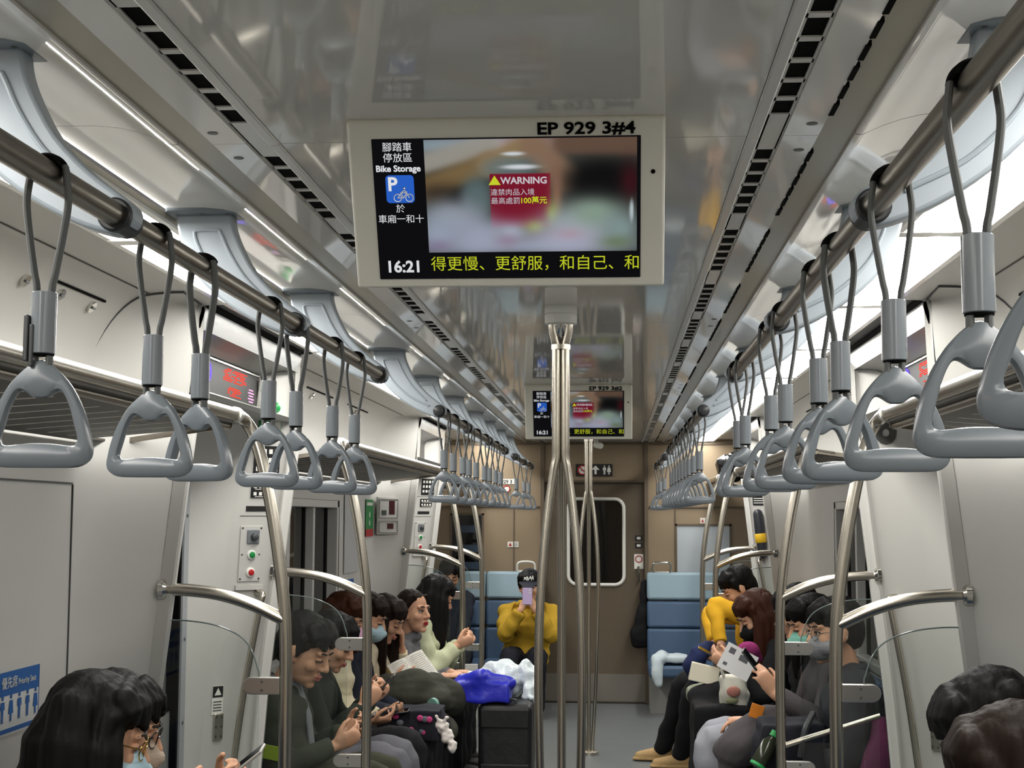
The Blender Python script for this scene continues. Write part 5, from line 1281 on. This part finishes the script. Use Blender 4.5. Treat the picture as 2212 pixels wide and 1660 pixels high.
hL3 = {1: dict(p=(-1.0, 6.78, .53), d=(.9, .1, .1), n=(0, .4, .9), c=.6), -1: dict(p=(-.98, 6.95, .53), d=(.9, -.2, .1), n=(0, -.4, .9), c=.6)}
person('L3', 'person with brown hair, pink mask and cream puffer jacket on the left bench', (-1.125, 6.82, 1.005), (1, -.2, -.35), RX, (-1.16, 6.82, .42), hands=hL3, hair=('bob', 'HAUB'), jacket=cloth('puffer_cream', (216, 208, 178), 9, .6), pants=cloth('trousers_black', (26, 26, 28)), mask=mk('mask_pink', (216, 170, 200)), puffer=True, lookdown=.9, hk=1.0)
phone((-0.89, 6.86, 0.565), (-.15, -.1, 1), (.9, 0, .2), 'black phone lying flat in the hands above the cream puffer sleeves')
person('L4', 'person with dark brown hair and a pale blue mask, between pink mask and book reader', (-1.10, 7.28, .985), (1, -.1, -.4), RX, (-1.16, 7.28, .42), hair=('short', 'HBRN'), jacket=cloth('coat_navy', (34, 38, 50)), pants=cloth('trousers_black', (26, 26, 28)), mask=mk('mask_pale_blue', (176, 204, 216)), lookdown=.9)
hL5 = {1: dict(p=(-1.03, 7.62, .615), d=(.85, .35, .35), n=(.2, .5, .8), c=.25), -1: dict(p=(-1.00, 7.83, .775), d=(.02, -.25, .95), n=(-.9, -.3, .1), c=.35)}
person('L5', 'person with long dark hair in a cream coat reading an open book', (-1.075, 7.74, .945), (1, -.25, -.55), RX, (-1.16, 7.76, .42), hands=hL5, hair=('long', 'HBRN'), jacket=cloth('coat_cream', (202, 192, 166)), pants=cloth('trousers_black', (26, 26, 28)), lips=LIPN, lookdown=1.0)
hL6 = {1: dict(p=(-.80, 8.10, .60), d=(.9, .0, .1), n=(0, .2, -1), c=.5), -1: dict(p=(-.78, 8.30, .60), d=(.9, -.1, .05), n=(0, 0, -1), c=.5)}
person('L6', 'person with tied dark hair and red lips in a grey hooded top', (-.990, 8.2, .955), (1, -.62, .02), RX, (-1.13, 8.22, .42), hands=hL6, hair=('tied', 'HBRN'), jacket=cloth('hoodie_grey', (104, 104, 107)), pants=cloth('trousers_black', (26, 26, 28)), lips=LIPR, hood=True, hk=1.02, vox=.005)
hL7 = {1: dict(p=(-.775, 8.50, .735), d=(.8, .3, .35), n=(-.1, .8, .5), c=.9), -1: dict(p=(-.765, 8.62, .735), d=(.8, -.3, .35), n=(-.1, -.8, .5), c=.9)}
person('L7', 'person with long dark hair in a pale green puffer behind the far left glass', (-.915, 8.66, 1.015), (1, .45, -.5), RX, (-1.12, 8.66, .42), hands=hL7, hair=('long', 'HBLK'), jacket=cloth('puffer_green', (196, 202, 168), 9, .6), pants=cloth('trousers_black', (26, 26, 28)), puffer=True, lookdown=1.0, lips=LIPN)
# end seats
hE1 = {1: dict(p=(-.545, 10.83, .800), d=(.50, .0, .85), n=(.6, .6, -.2), c=1.0), -1: dict(p=(-.435, 10.83, .800), d=(-.50, .0, .85), n=(-.6, .6, -.2), c=1.0)}
person('E1', 'person in a mustard yellow jacket and dark cap holding a phone up to the face', (-.490, 11.03, .965), (0, -1, -.12), (0, -1, 0), (-.52, 11.12, .42), hands=hE1, jacket=cloth('puffer_mustard', (176, 142, 44), 10, .6), pants=cloth('trousers_navy', (24, 26, 34)), puffer=True, bulk=1.10, sh_w=.18, cap=mat('cap_navy', (24, 27, 40), .8), shoes=mat('shoe_white', (206, 206, 204), .5), lookdown=.3, hood=True, elb={1: (-.5, -.1, -1), -1: (.5, -.1, -1)}, lips=LIPN)
phone((-.490, 10.765, .905), (0, .98, -.12), (0, 0, 1), 'lilac phone held upright in front of the face under the dark cap', (168, 148, 186), .074, .125)
person('E2', 'person in dark navy with black hair in the corner seat left of the yellow jacket', (-1.13, 11.2, 1.04), (.25, -1, -.45), (0, -1, 0), (-1.10, 11.15, .42), jacket=cloth('coat_navy', (34, 38, 50)), pants=cloth('trousers_navy', (24, 26, 34)), lookdown=.9, lips=LIPN)
# right bench between the doorways
person('R1', 'person with glasses and grey mask in a dark grey coat behind the right glass panel', (1.055, 5.90, 1.045), (-1, -.28, -.12), LX, (1.16, 5.90, .42), jacket=cloth('coat_charcoal', (58, 60, 64)), pants=cloth('trousers_dark_navy', (32, 36, 62)), mask=mk('mask_grey', (138, 138, 142)), glasses=CHROME, hk=1.06, bulk=1.08)
hR2 = {1: dict(p=(.78, 6.52, .60), d=(-.9, .0, .0), n=(0, 0, -1), c=.5), -1: dict(p=(.835, 6.08, .765), d=(-.52, -.02, .80), n=(-.45, .75, .25), c=.55)}
person('R2', 'person with black hair and mint green mask lifting a phone on the right bench', (1.025, 6.38, 1.035), (-1, -.25, -.32), LX, (1.16, 6.38, .42), hands=hR2, jacket=cloth('jacket_dark_grey', (84, 80, 82)), pants=cloth('trousers_black', (26, 26, 28)), mask=mk('mask_mint', (132, 196, 178)), lookdown=.8)
phone((.752, 6.13, .885), (.72, -.25, .55), (-.55, 0, .75), 'dark phone lifted in front of the mint green mask')
person('R3', 'person with long black hair and black coat in light grey trousers on the right bench', (1.02, 6.84, 1.06), (-1, -.1, -.35), LX, (1.14, 6.84, .42), hair=('long', 'HBLK'), jacket=cloth('jacket_black', (28, 29, 31)), pants=cloth('trousers_light_grey', (150, 152, 160)), lookdown=.8, lips=LIPN, knees={1: (.64, 6.94, .475), -1: (.62, 6.74, .475)})
hR4 = {1: dict(p=(.765, 7.66, .735), d=(-.85, -.1, .45), n=(0, -.8, .5), c=.7), -1: dict(p=(.765, 7.50, .735), d=(-.85, .1, .45), n=(0, .8, .5), c=.7)}
person('R4', 'person with auburn hair and black mask bent over a phone', (.915, 7.66, .985), (-1, -.22, -.62), LX, (1.12, 7.72, .42), hands=hR4, hair=('long', 'HAUB'), jacket=cloth('jacket_black', (28, 29, 31)), pants=cloth('trousers_black', (26, 26, 28)), mask=mk('mask_black', (22, 22, 24)), lookdown=1.0, hk=1.04)
phone((.665, 7.56, .79), (.45, -.1, .85), (-.8, 0, .45), 'black phone held low by the person with auburn hair')
hR5 = {1: dict(p=(.76, 8.62, .76), d=(-.3, -.3, -.7), n=(0, -.6, -.4), c=.6), -1: dict(p=(.775, 8.33, .775), d=(.1, .1, -.95), n=(0, .8, -.2), c=.5)}
person('R5', 'person with black hair, yellow jacket and tan shoes on the right bench', (.90, 8.58, 1.085), (-1, -.08, -.60), LX, (1.08, 8.62, .42), hands=hR5, jacket=cloth('jacket_yellow', (218, 166, 40)), pants=cloth('trousers_black', (26, 26, 28)), shoes=mat('shoe_tan', (168, 138, 92), .7), lookdown=1.0, lips=LIPN, elb={1: (-1, .2, .05), -1: (-1, -.1, .15)}, knees={1: (.60, 8.80, .50), -1: (.64, 8.55, .48)}, feet={1: (.46, 9.0, .075), -1: (.56, 8.74, .075)})
# ------------------------------------------------------------------ things carried by the passengers
def soft(name, label, cat, mb, m, voxel=.010, sm=3, nz=(.012, 12, (1, 1, 1)), group=None):
    return tag(link(name, remesh(mb, voxel, sm, nz), m), label, cat, group)
# suitcase, blue shopping bag, white plastic bag
t = thing('suitcase', 'black upright suitcase standing in the aisle under the blue bag', 'suitcase', (-.425, 7.92, 0))
SUIT = mat('suitcase_black', (24, 24, 26), .5, bump=(14, .2, 'noise', (1, 1, 1)))
m = MB(); m.box((-.425, 7.92, .275), (.29, .36, .44)); m.build('shell', SUIT, t, bevel=.035, segs=4)
for z in (.13, .42):
    m = MB(); m.box((-.425, 7.737, z), (.26, .012, .10)); m.build('front_pocket', SUIT, t, bevel=.006)
m = MB(); m.tube(spline([(-.48, 7.80, .494), (-.47, 7.80, .515), (-.38, 7.80, .515), (-.37, 7.80, .494)], 4), .008, 8); m.build('carry_handle', DARKG, t)
for dx in (-.12, .12):
    for dy in (-.15, .15):
        m = MB(); m.tube([(-.425+dx-.012, 7.92+dy, .028), (-.425+dx+.012, 7.92+dy, .028)], .028, 14); m.build('wheel', RUBBER, t)
m = MB(); m.box((-.55, 7.86, .555), (.30, .24, .11)); m.tube([(-.69, 7.80, .60), (-.55, 7.78, .63), (-.41, 7.82, .60)], [.035, .04, .035], 10, dome=True); m.tube([(-.68, 7.95, .60), (-.54, 7.97, .615), (-.42, 7.93, .59)], [.03, .035, .03], 10, dome=True)
soft('shopping_bag', 'bright blue shopping bag lying across the black suitcase', 'bag', m, mat('bag_blue', (38, 44, 176), .35, spec=.5, bump=(9, .5, 'noise', (1, 1, 1))), .009, 3, (.022, 10, (1, 1, 1)))
m = MB(); m.box((-.585, 7.80, .653), (.095, .055, .018)); tag(m.build('tissue_pack', SIGNW, bevel=.006), 'small white packet lying on top of the blue bag', 'packet')
m = MB(); m.ball((-.43, 8.12, .585), (.12, .10, .10)); m.ball((-.33, 8.10, .60), (.07, .08, .09)); m.ball((-.53, 8.13, .62), (.08, .06, .06)); m.tube([(-.30, 8.05, .56), (-.315, 8.0, .50), (-.30, 7.97, .50)], [.05, .04, .03], 10, dome=True)
soft('plastic_bag', 'crumpled white plastic bag behind the blue shopping bag', 'bag', m, mat('plastic_white', (212, 222, 226), .25, spec=.5, bump=(18, .8, 'noise', (1, 1, 1))), .010, 1, (.035, 16, (1, 1, 1)))
# coat and bags on the left laps
m = MB(); m.tube(spline([(-1.04, 7.55, .57), (-.92, 7.50, .59), (-.82, 7.55, .575), (-.74, 7.72, .54), (-.70, 7.85, .47)], 4), [.085, .09, .09, .095, .10, .10, .10, .10, .10, .10, .10, .095, .09, .085, .08, .07, .06], 14, dome=True); m.tube([(-.98, 7.50, .50), (-.80, 7.52, .45), (-.72, 7.60, .36)], [.07, .08, .06], 12, dome=True)
soft('draped_coat', 'dark olive grey coat bundled on the laps below the open book', 'coat', m, cloth('coat_bundle', (66, 66, 58), 12, .7), .010, 2, (.035, 9, (1, 1, 1)))
t = thing('backpack', 'black backpack with pink flower pattern on the left laps', 'backpack', (-.83, 6.98, .47))
m = MB(); m.box((-.82, 6.98, .50), (.30, .24, .15)); m.ball((-.72, 6.98, .49), (.09, .11, .08))
link('pouch', remesh(m, .011, 4, (.015, 10, (1, 1, 1))), cloth('backpack_black', (34, 34, 42), 14, .4), t)
rr = random.Random(4); PINK = mat('flower_pink', (190, 62, 120), .7); GRY = mat('flower_grey', (96, 100, 110), .7)
for i in range(12):
    a, b = rr.uniform(-.93, -.70), rr.uniform(0, 1); m = MB(); m.ball((a, 6.862-(.012 if b > .5 else 0), .455+.10*b), (.017, .006, .015), None, 10, 6); m.build('flower', PINK if i % 2 else GRY, t)
t = thing('plush_charm', 'white plush charm hanging from the flowered backpack', 'charm', (-.645, 6.9, .45))
m = MB(); m.ball((-.66, 6.88, .50), (.034, .03, .03)); m.ball((-.635, 6.88, .455), (.032, .028, .034)); m.ball((-.61, 6.87, .41), (.024, .024, .03)); m.tube([(-.645, 6.86, .53), (-.63, 6.855, .545)], .010, 8, dome=True); m.tube([(-.675, 6.86, .53), (-.685, 6.855, .548)], .010, 8, dome=True)
link('plush_body', remesh(m, .006, 1, (.010, 50, (1, 1, 1))), mat('plush_white', (222, 214, 208), .8), t)
t = thing('hand_fan', 'small teal hand fan held above the flowered backpack', 'fan', (-.75, 7.18, .545))
m = MB(); m.tube([(-.745, 7.16, .565), (-.735, 7.18, .567)], .030, 20); m.build('head', mat('fan_teal', (110, 152, 142), .5), t); m = MB(); m.tube([(-.76, 7.165, .54), (-.80, 7.15, .495)], .010, 10, dome=True); m.build('grip', SIGNW, t)
# open book
t = thing('book', 'open paperback with yellow spine in the hands of the person in cream', 'book', (-.925, 7.74, .67))
bt = V(.19, .20, .085); bx = bt.normalized(); by = V(-.18, -.02, .11); by = (by-bx*by.dot(bx)).normalized(); fb = frame((0, 0, 0), bx, by)
m = MB(); P = []
for sgn in (-1, 1):
    rows = []
    for i in range(9):
        a = i/8; rows.append([fb @ V(sgn*a*.125, y, .014*math.sin(a*PI)*(1-.3*a)+.004) for y in (-.085, .085)])
    m.grid(rows)
    rows2 = [[p-(fb.to_3x3() @ V(0, 0, .010)) for p in r_] for r_ in rows]; m.grid(rows2); m.grid([[r_[0] for r_ in rows], [r_[0] for r_ in rows2]]); m.grid([[r_[1] for r_ in rows], [r_[1] for r_ in rows2]]); m.grid([rows[-1], rows2[-1]])
m.build('pages', mat('paper', (214, 212, 202), .7), t, local=True, angle=50)
m = MB()
for sgn in (-1, 1):
    for j in range(13): m.box((sgn*.063, .070-j*.0115, .0165), (.098*(1 if j % 4 else .8), .0022, .0006))
m.v = [tuple(fb @ V(*p)) for p in m.v]; m.build('print', mat('print_grey', (150, 148, 142), .7), t, local=True, smooth=False)
m = MB(); m.box((0, 0, -.009), (.26, .176, .003)); m.v = [tuple(fb @ V(*p)) for p in m.v]; m.build('cover', mat('book_cover', (170, 140, 40), .5), t, local=True, smooth=False)
# right side: papers, bags, bottle
def sheet(name, lab, cat, c, x, y, w_, h_, bars, th=.002):
    t = thing(name, lab, cat, c); fb = frame((0, 0, 0), x, y)
    m = MB(); m.box((0, 0, 0), (w_, h_, th)); m.v = [tuple(fb @ V(*p)) for p in m.v]; m.build('paper', mat('paper_white', (216, 216, 216), .6), t, local=True, smooth=False)
    for (bx_, by_, bw, bh) in bars:
        m = MB()
        for s_ in (1, -1): m.box((bx_, by_, s_*(th/2+.0004)), (bw, bh, .0006))
        m.v = [tuple(fb @ V(*p)) for p in m.v]; m.build('print', mat('print_dark', (92, 92, 96), .7), t, local=True, smooth=False)
    return t
sheet('document', 'white printed sheet held tilted beside the raised dark phone', 'paper', (.755, 6.98, .81), (.80, -.1, -.42), (.42, .0, .80), .16, .13, [(-.045, .035, .03, .028), (.02, .025, .045, .03), (-.05, -.035, .02, .015)])
m = MB(); m.box((.63, 7.55, .690), (.15, .04, .095), Matrix.Rotation(.22, 3, 'Y')); tag(m.build('envelope', mat('paper_cream', (222, 216, 194), .6), bevel=.004), 'cream paper box between the auburn-haired person and the navy sleeve', 'paper box')
t = thing('tote_bag', 'white carrier bag with faded red print on the right lap', 'bag', (.755, 7.26, .56))
m = MB(); m.tube([(.755, 7.26, .565), (.76, 7.26, .63), (.755, 7.26, .715)], [.075, .085, .07], 16, flat=(.9, .9), dome=False)
link('sack', remesh(m, .008, 2, (.014, 16, (1, 1, 1))), mat('tote_white', (206, 204, 190), .6), t)
m = MB(); m.tube(spline([(.71, 7.22, .705), (.70, 7.21, .755), (.79, 7.21, .775), (.81, 7.23, .705)], 4), .008, 8); m.build('handle', mat('tote_white', (206, 204, 190), .6), t)
m = MB(); m.ball((.750, 7.178, .645), (.034, .010, .026)); m.build('red_print', mat('print_red_faded', (176, 118, 104), .7), t)
m = MB(); m.ball((.742, 7.182, .60), (.030, .010, .016)); m.build('green_print', mat('print_green_faded', (128, 132, 98), .7), t)
m = MB(); m.tube(spline([(.95, 6.20, .66), (.86, 6.17, .64), (.76, 6.17, .585), (.68, 6.2, .52), (.66, 6.22, .46)], 4), [.075]*5+[.085]*5+[.09]*5+[.08, .06], 14, dome=True); m.ball((.78, 6.25, .52), (.12, .14, .06))
t = soft('draped_jacket', 'dark grey jacket draped over the knees with an orange tag on it', 'jacket', m, cloth('jacket_dark_grey', (84, 80, 82)), .010, 2, (.022, 10, (1, 1, 1)))
m = MB(); m.box((.756, 6.085, .695), (.055, .008, .058), Matrix.Rotation(.3, 3, 'Y')); m.build('orange_tag', mat('tag_orange', (216, 128, 34), .6), t, bevel=.002)
t = thing('backpack', 'black backpack with a green capped bottle on the right lap nearest the doorway', 'backpack', (.86, 5.85, .55))
m = MB(); m.box((.86, 5.84, .585), (.24, .26, .22)); m.ball((.80, 5.80, .57), (.10, .12, .11)); link('pack', remesh(m, .011, 4, (.02, 10, (1, 1, 1))), cloth('backpack_black', (34, 34, 42), 14, .4), t)
m = MB(); m.tube(spline([(.94, 5.72, .74), (.90, 5.66, .68), (.88, 5.66, .58)], 4), .013, 8); m.build('strap', DARKG, t)
t = thing('bottle', 'dark drink bottle with bright green cap in front of the black backpack', 'bottle', (.75, 5.72, .58))
A, B_ = V(.715, 5.66, .545), V(.785, 5.69, .655); dv = (B_-A)
m = MB(); m.tube([A+dv*q for q in (0, .05, .75, .9, .95)], [.026, .031, .031, .018, .016], 16); m.build('body', mat('bottle_dark', (44, 50, 36), .15, spec=.6), t)
m = MB(); m.tube([A+dv*q for q in (.95, 1.12)], .019, 14); m.build('cap', mat('cap_green', (40, 160, 84), .4), t); m = MB(); m.tube([A-dv*.02, A+dv*.06], .0318, 16); m.build('base', mat('cap_green', (40, 160, 84), .4), t)
m = MB(); m.ball((.66, 7.80, .575), (.10, .08, .055)); m.ball((.60, 7.78, .56), (.05, .06, .05)); m.ball((.70, 7.78, .60), (.06, .06, .045))
soft('soft_pouch', 'grey green crumpled bag on the knees below the cream box', 'bag', m, mat('pouch_green', (132, 138, 118), .4, spec=.4, bump=(12, .7, 'noise', (1, 1, 1))), .009, 2, (.024, 14, (1, 1, 1)))
m = MB(); m.box((.69, 7.42, .29), (.27, .50, .56)); m.ball((.66, 7.56, .57), (.12, .12, .07)); m.ball((.70, 7.50, .60), (.06, .05, .05))
soft('travel_bag', 'large black bag standing on the floor before the right bench', 'bag', m, cloth('bag_black', (22, 22, 24), 10, .5), .013, 4, (.02, 7, (1, 1, 1)))
m = MB(); m.tube(spline([(.80, 7.36, .81), (.82, 7.34, .84), (.87, 7.36, .83), (.90, 7.40, .79)], 4), [.02, .024, .027, .03, .033, .035, .035, .035, .033, .03, .027, .024, .02], 12, dome=True)
soft('magenta_pouch', 'magenta pouch tucked under the arm of the auburn-haired person', 'pouch', m, cloth('pouch_magenta', (150, 54, 110), 14, .5), .007, 2, (.01, 16, (1, 1, 1)))
m = MB(); m.tube(spline([(.72, 8.50, .74), (.66, 8.48, .70), (.63, 8.50, .63), (.66, 8.55, .56)], 4), [.05]*4+[.065]*5+[.06]*4, 14, dome=True); m.tube([(.66, 8.5, .58), (.75, 8.5, .56)], [.06, .06], 12, dome=True)
t = soft('draped_jacket', 'navy jacket with red hem over the knees at the far end of the right bench', 'jacket', m, cloth('jacket_navy', (36, 46, 84)), .010, 2, (.02, 11, (1, 1, 1)))
m = MB(); m.tube([(.60, 8.44, .57), (.66, 8.44, .565), (.74, 8.44, .56)], .006, 8); m.build('red_hem', REDS, t)
# clothes on the end seats and by the door
m = MB(); m.box((.60, 11.12, .425), (.24, .30, .05)); m.ball((.52, 11.08, .43), (.06, .14, .055)); m.tube([(.485, 11.0, .42), (.475, 10.94, .34), (.49, 10.93, .25)], [.05, .045, .035], 12, dome=True)
soft('light_jacket', 'pale bluish white jacket lying on the empty seat right of the door', 'jacket', m, cloth('jacket_pale', (186, 198, 204)), .011, 3, (.02, 10, (1, 1, 1)))
m = MB(); m.tube(spline([(.405, 11.60, .98), (.40, 11.57, .80), (.375, 11.56, .62), (.37, 11.57, .50)], 4), [.02, .022, .024, .026, .03, .034, .04, .045, .05, .055, .06, .06, .05], 12, flat=(1.5, .8), ref=(1, 0, 0), dome=True)
soft('hanging_bag', 'dark jacket hanging beside the brown door left of the empty seat', 'jacket', m, cloth('bag_black', (22, 22, 24), 10, .5), .009, 2, (.014, 14, (1, 1, 1)))
m = MB(); m.box((1.12, 10.9, 1.86), (.26, .5, .13)); m.ball((1.02, 10.75, 1.88), (.09, .16, .09)); m.ball((1.10, 11.0, 1.92), (.12, .2, .07))
soft('rack_bag', 'shiny black bag lying on the far right luggage rack', 'bag', m, mat('bag_shiny', (26, 26, 28), .22, spec=.6, bump=(12, .9, 'noise', (1, 1, 1))), .012, 1, (.05, 9, (1, 1, 1)))
m = MB(); m.tube(spline([(1.20, 5.72, .70), (1.18, 5.66, .55), (1.16, 5.66, .40), (1.15, 5.68, .30)], 4), [.04, .045, .05, .06, .07, .08, .085, .09, .09, .09, .09, .09, .08], 14, dome=True)
soft('hanging_scarf', 'plum coloured cloth hanging behind the near right glass panel', 'cloth', m, cloth('cloth_plum', (122, 62, 98), 12, .5), .010, 2, (.014, 12, (1, 1, 1)))
